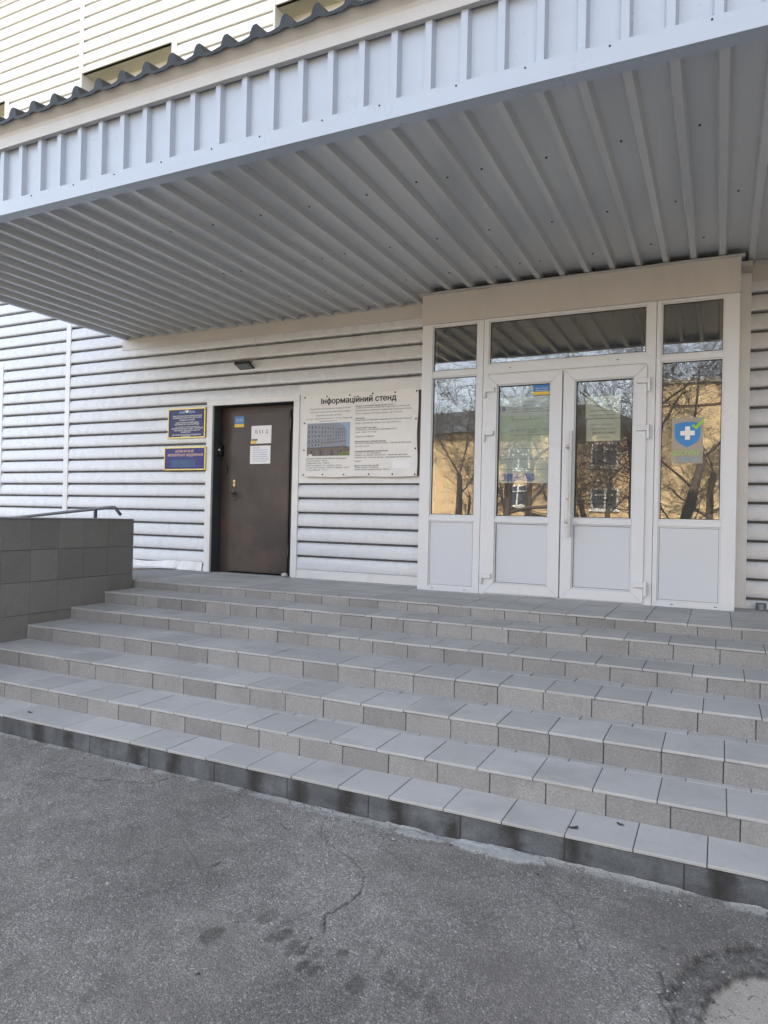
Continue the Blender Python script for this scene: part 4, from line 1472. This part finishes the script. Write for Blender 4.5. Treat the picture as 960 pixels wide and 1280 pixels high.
mb.build('cross', M['white_letter'], ss)
mb = MB()
mb.prism_y([(cx + .030, 1.592), (cx + .066, 1.560), (cx + .075, 1.560), (cx + .130, 1.628), (cx + .128, 1.648), (cx + .075, 1.603), (cx + .066, 1.590), (cx + .046, 1.606)], sy - .0026, sy - .0019)
mb.build('tick', M['green'], ss)
mb = MB()
put_text(mb, 'ДОСТУПНІ', -0.385, -0.170, 1.334, .040, sy - .0012, 0, 0.01)
put_text(mb, 'ЛІКИ', -0.345, -0.175, 1.283, .034, sy - .0012, 1, 0.02)
mb.build('lettering', [M['green'], M['cyan']], ss)

mb = MB()
mb.box(-0.392, -0.140, sy - .0006, sy - .0001, 1.262, 1.665)
mb.build('film', M['film'], ss)

# small things on the landing and steps
tc = thing('tin_can', (0.338, 0.235, 0), 'small round grey tin on the landing right of the entrance', 'tin')
mb = MB()
mb.tube([(0.338, 0.235, 0.0), (0.338, 0.235, 0.008), (0.338, 0.235, 0.046), (0.338, 0.235, 0.054)], [0.040, 0.043, 0.043, 0.040], 18)
mb.build('body', M['metalgrey'], tc, bevel=0.002)
mb = MB()
mb.tube([(0.338, 0.235, 0.0542), (0.338, 0.235, 0.062)], [0.046, 0.044], 18)
mb.build('lid', M['metalgrey'], tc, bevel=0.002)


def lump(name, c, rx, ry, rz, mt, label, cat, seed, group=None):
    rs = np.random.default_rng(seed)
    mb = MB()
    nu, nv = 14, 9
    P_ = []
    for j in range(nv + 1):
        ph = -math.pi / 2 + math.pi * j / nv
        row = []
        for i in range(nu):
            t = 2 * math.pi * i / nu
            k = 1 + 0.16 * math.sin(2 * t + seed) * math.cos(ph) + 0.10 * math.sin(3 * t + 2 * ph + seed * 2) + rs.uniform(-.03, .03)
            row.append((c[0] + rx * k * math.cos(ph) * math.cos(t), c[1] + ry * k * math.cos(ph) * math.sin(t), c[2] + rz + rz * (1 if ph > 0 else 0.999) * math.sin(ph) * (k if ph > 0 else 1)))
        P_.append(row)
    for j in range(nv):
        for i in range(nu):
            q = [P_[j][i], P_[j][(i + 1) % nu], P_[j + 1][(i + 1) % nu], P_[j + 1][i]]
            mb.face(q)
    o = mb.build(name, M[mt])
    me = o.data
    import bmesh
    bm = bmesh.new()
    bm.from_mesh(me)
    bmesh.ops.remove_doubles(bm, verts=bm.verts, dist=1e-5)
    bm.to_mesh(me)
    bm.free()
    me.polygons.foreach_set('use_smooth', [True] * len(me.polygons))
    return tag(o, label, cat, group)


lump('stone', (-4.600, 0.285, 0), 0.045, 0.035, 0.024, 'stone', 'pale stone on the landing at the foot of the brown door', 'stone', 4)


def leaf(cx, cy, z, r, ang, seed, label):
    rs = np.random.default_rng(seed)
    mb = MB()
    n_ = 11
    top, bot = [], []
    for i in range(n_):
        t = 2 * math.pi * i / n_
        rr = r * (0.55 + 0.45 * abs(math.cos(t))) * rs.uniform(.75, 1.15)
        x, y = rr * math.cos(t), rr * 0.6 * math.sin(t)
        zz = z + 0.004 + 0.010 * rs.random() * (abs(math.cos(t)))
        top.append((cx + x * math.cos(ang) - y * math.sin(ang), cy + x * math.sin(ang) + y * math.cos(ang), zz))
    cpt = (cx, cy, z + 0.003)
    for i in range(n_):
        a, b = top[i], top[(i + 1) % n_]
        mb.face([cpt, a, b])
        mb.face([(cpt[0], cpt[1], cpt[2] - .0015), (b[0], b[1], b[2] - .0015), (a[0], a[1], a[2] - .0015)])
        mb.face([a, (a[0], a[1], a[2] - .0015), (b[0], b[1], b[2] - .0015), b])
    o = mb.build('dry_leaf', M['leafdry'])
    tag(o, label, 'dry leaf', 'dry leaves on the lowest step')


leaf(-0.585, -3.335, SZ[6], 0.026, 0.3, 1, 'dark curled leaf on the edge of the lowest step, in front of the doors')
leaf(-0.395, -3.190, SZ[6], 0.020, -0.3, 2, 'flat thin dry leaf on the lowest step, right of the curled one')
leaf(-4.295, -3.30, SZ[6], 0.022, 0.1, 5, 'dark dry leaf at the far left of the lowest step')

# ------------------------------------------------------------------ across the yard (seen in the glass)


def far_building(name, x0, x1, yf, depth, zc, zr, wallm, label, cols, rows, ww, wh, band=None, parapet=None):
    t = thing(name, ((x0 + x1) / 2, yf - depth / 2, G), label, 'building')
    mb = MB()
    mb.box(x0, x1, yf - depth, yf, G - .1, zc)
    if band:
        mb.box(x0 - .06, x1 + .06, yf - depth - .06, yf + .12, band - .15, band + .12)
    mb.build('wall', M[wallm], t)
    mb = MB()
    if zr > zc:
        e = 0.5
        xm0, xm1 = x0 + 4, x1 - 4
        ym = yf - depth / 2
        A_, B_, C_, D_ = (x0 - e, yf + e, zc), (x1 + e, yf + e, zc), (x1 + e, yf - depth - e, zc), (x0 - e, yf - depth - e, zc)
        E_, F_ = (xm0, ym, zr), (xm1, ym, zr)
        for q in ((B_, A_, E_, F_), (D_, C_, F_, E_), (A_, D_, E_), (C_, B_, F_), (A_, B_, C_, D_)):
            mb.face(q)
    else:
        mb.box(x0 - .1, x1 + .1, yf - depth - .1, yf + .15, zc, zc + .25)
    mb.build('roof', M['darkroof'] if zr > zc else M['greyband'], t)
    proto = None
    for cx in cols:
        for cz in rows:
            if proto is None:
                mb = MB()
                mb.box(cx - ww / 2 - .12, cx + ww / 2 + .12, yf - .001, yf + .12, cz - wh / 2 - .14, cz - wh / 2 - .02)
                mb.box(cx - ww / 2, cx + ww / 2, yf - .02, yf + .012, cz - wh / 2, cz + wh / 2, 1)
                proto = mb.build('window', [M['whitewin'], M['ph_win']], t)
                mb = MB()
                mb.frame(cx - ww / 2, cx + ww / 2, cz - wh / 2, cz + wh / 2, cx - ww / 2 + .09, cx + ww / 2 - .09, cz - wh / 2 + .09, cz + wh / 2 - .09, yf - .01, yf + .06)
                mb.box(cx - .06, cx + .06, yf + .013, yf + .055, cz - wh / 2 + .09, cz + wh / 2 - .09)
                mb.box(cx + .06, cx + ww / 2 - .09, yf + .013, yf + .055, cz + wh * .18, cz + wh * .18 + .07)
                mb.box(cx - ww / 2 + .09, cx - .06, yf + .013, yf + .055, cz + wh * .18, cz + wh * .18 + .07)
                mb.build('frame', M['whitewin'], proto)
                P0 = (cx, cz)
            else:
                c = copy_tree(proto, t)
                c.location = (cx - P0[0], 0, cz - P0[1])
    return t


far_building('yellow_building', -34, -4.3, -40, 11, 6.75, 9.2, 'ochre', 'sunlit ochre house under a dark roof reflected in the entrance glass', [-6.7 - 2.78 * k for k in (0, 1, 2, 6, 7, 8)], (2.27, 4.95), 1.55, 1.45, band=6.55)
far_building('brick_building', -4.2, 16, -38.5, 12, 9.1, 9.1, 'ochre2', 'taller flat roofed ochre block reflected in the right side pane', [3.6 + 2.9 * k for k in range(4)], (2.2, 4.9, 7.3), 1.5, 1.3, band=8.0)


def make_tree_meshes(seed, H, r0, lean=0.0, depth=5):
    rg = random.Random(seed)
    trunk, crown = MB(), MB()

    def grow(mb, p, d, ln, r, lev):
        n_ = 4 if lev < 4 else 3
        pts, rr = [p], [r]
        q, dd = p.copy(), d.copy()
        wob = .10 if lev == 0 else .26
        for i in range(n_):
            dd = (dd + Vector((rg.uniform(-wob, wob), rg.uniform(-wob, wob), rg.uniform(-.06, .14)))).normalized()
            q = q + dd * ln / n_
            pts.append(q.copy())
            rr.append(max(.004, r * (1 - .5 * (i + 1) / n_)))
        mb.tube(pts, rr, 8 if lev == 0 else (5 if lev < 2 else 3), cap=False)
        if lev >= depth:
            return
        nb = (5, 7, 6, 4, 4)[lev]
        for k in range(nb):
            t = rg.uniform(.30, 1.0) if k else 1.0
            i = min(n_, max(1, int(round(t * n_))))
            ax = Vector((rg.uniform(-1, 1), rg.uniform(-1, 1), rg.uniform(-.45, .6))).normalized()
            nd = (dd * rg.uniform(.35, .9) + ax * rg.uniform(.6, 1.0)).normalized()
            grow(crown, pts[i], nd, ln * rg.uniform(.50, .74), max(.004, rr[i] * rg.uniform(.32, .50)), lev + 1)

    grow(trunk, Vector((0, 0, -0.1)), Vector((lean, 0, 1)).normalized(), H * .34, r0, 0)
    return trunk, crown


def place_tree(x, y, seed, H, r0, label, lean=0.0, src=None, rz=0.0, s=1.0):
    if src is None:
        t = thing('bare_tree', (0, 0, 0), label, 'tree', 'bare trees across the yard')
        tr, cr = make_tree_meshes(seed, H, r0, lean)
        a = tr.build('trunk', M['bark'], t, smooth=True)
        b = cr.build('crown', M['twig'], t, smooth=True)
    else:
        t = copy_tree(src)
        t['label'] = label
    t.location = (x, y, G)
    t.rotation_euler = (0, 0, rz)
    t.scale = (s, s, s)
    return t


def rpos(px, yy):
    """ground point at depth yy that the glass mirrors at photo column px"""
    d = fwd + r2 * ((px - 480) / CF)
    return d.x / d.y * (CD - yy)


tA = place_tree(rpos(632, -17), -17, 5, 11.0, .19, 'bare tree mirrored at the left edge of the left door pane')
tB = place_tree(rpos(842, -13.5), -13.5, 9, 10.5, .20, 'thick bare tree mirrored at the left edge of the right side pane', lean=.12)
tC = place_tree(rpos(664, -20), -20, 14, 11.5, .17, 'bare tree mirrored beside the window in the left door pane')
for px_, yy, src, rz, s, lb in (
        (575, -21, tB, 2.0, 1.0, 'bare tree mirrored in the middle of the left side pane'),
        (790, -15, tC, 2.6, 1.05, 'bare tree mirrored at the right edge of the right door pane'),
        (760, -31, tC, .6, 1.0, 'bare tree mirrored in front of windows in the right door pane'),
        (880, -24, tA, 5.2, 1.0, 'bare tree mirrored behind the shield sticker'),
        (690, -25, tA, 3.7, .95, 'slim bare tree mirrored at the right edge of the left door pane'),
        (735, -28, tB, 4.4, 1.0, 'bare tree mirrored at the left edge of the right door pane'),
        (500, -24, tC, 3.0, 1.0, 'bare tree in the yard farthest left of the row'),
        (960, -28, tB, 1.0, 1.05, 'bare tree in the yard farthest right of the row')):
    place_tree(rpos(px_, yy), yy, 0, 0, 0, lb, 0, src, rz, s)

# ------------------------------------------------------------------ light
EL, AZ = R(47), R(12)
w = bpy.data.worlds.new('World')
scene.world = w
w.use_nodes = True
nt = w.node_tree
bg = nt.nodes['Background']
sky = nt.nodes.new('ShaderNodeTexSky')
sky.sky_type = 'NISHITA'
sky.sun_disc = False
sky.sun_elevation = EL
sky.sun_rotation = AZ
sky.air_density = 1.0
sky.dust_density = 2.0
sky.ozone_density = 1.0
hs = nt.nodes.new('ShaderNodeHueSaturation')
hs.inputs['Saturation'].default_value = 0.48
nt.links.new(sky.outputs[0], hs.inputs['Color'])
nt.links.new(hs.outputs[0], bg.inputs[0])
bg.inputs[1].default_value = 0.12
sun = bpy.data.lights.new('sun', 'SUN')
sun.energy = 3.8
sun.angle = R(0.5)
sun.color = (1.0, 0.93, 0.82)
suno = bpy.data.objects.new('sun', sun)
COL.objects.link(suno)
sd_ = Vector((math.sin(AZ) * math.cos(EL), math.cos(AZ) * math.cos(EL), math.sin(EL)))
suno.rotation_euler = sd_.to_track_quat('Z', 'Y').to_euler()
suno.location = (0, 40, 40)

vs_ = scene.view_settings
vs_.view_transform = 'Standard'
vs_.look = 'None'
vs_.exposure = 2.8
vs_.gamma = 1.0
vs_.use_curve_mapping = False
scene.render.engine = 'CYCLES'
scene.cycles.use_denoising = True
scene.cycles.max_bounces = 8
scene.cycles.diffuse_bounces = 4
scene.cycles.transparent_max_bounces = 12
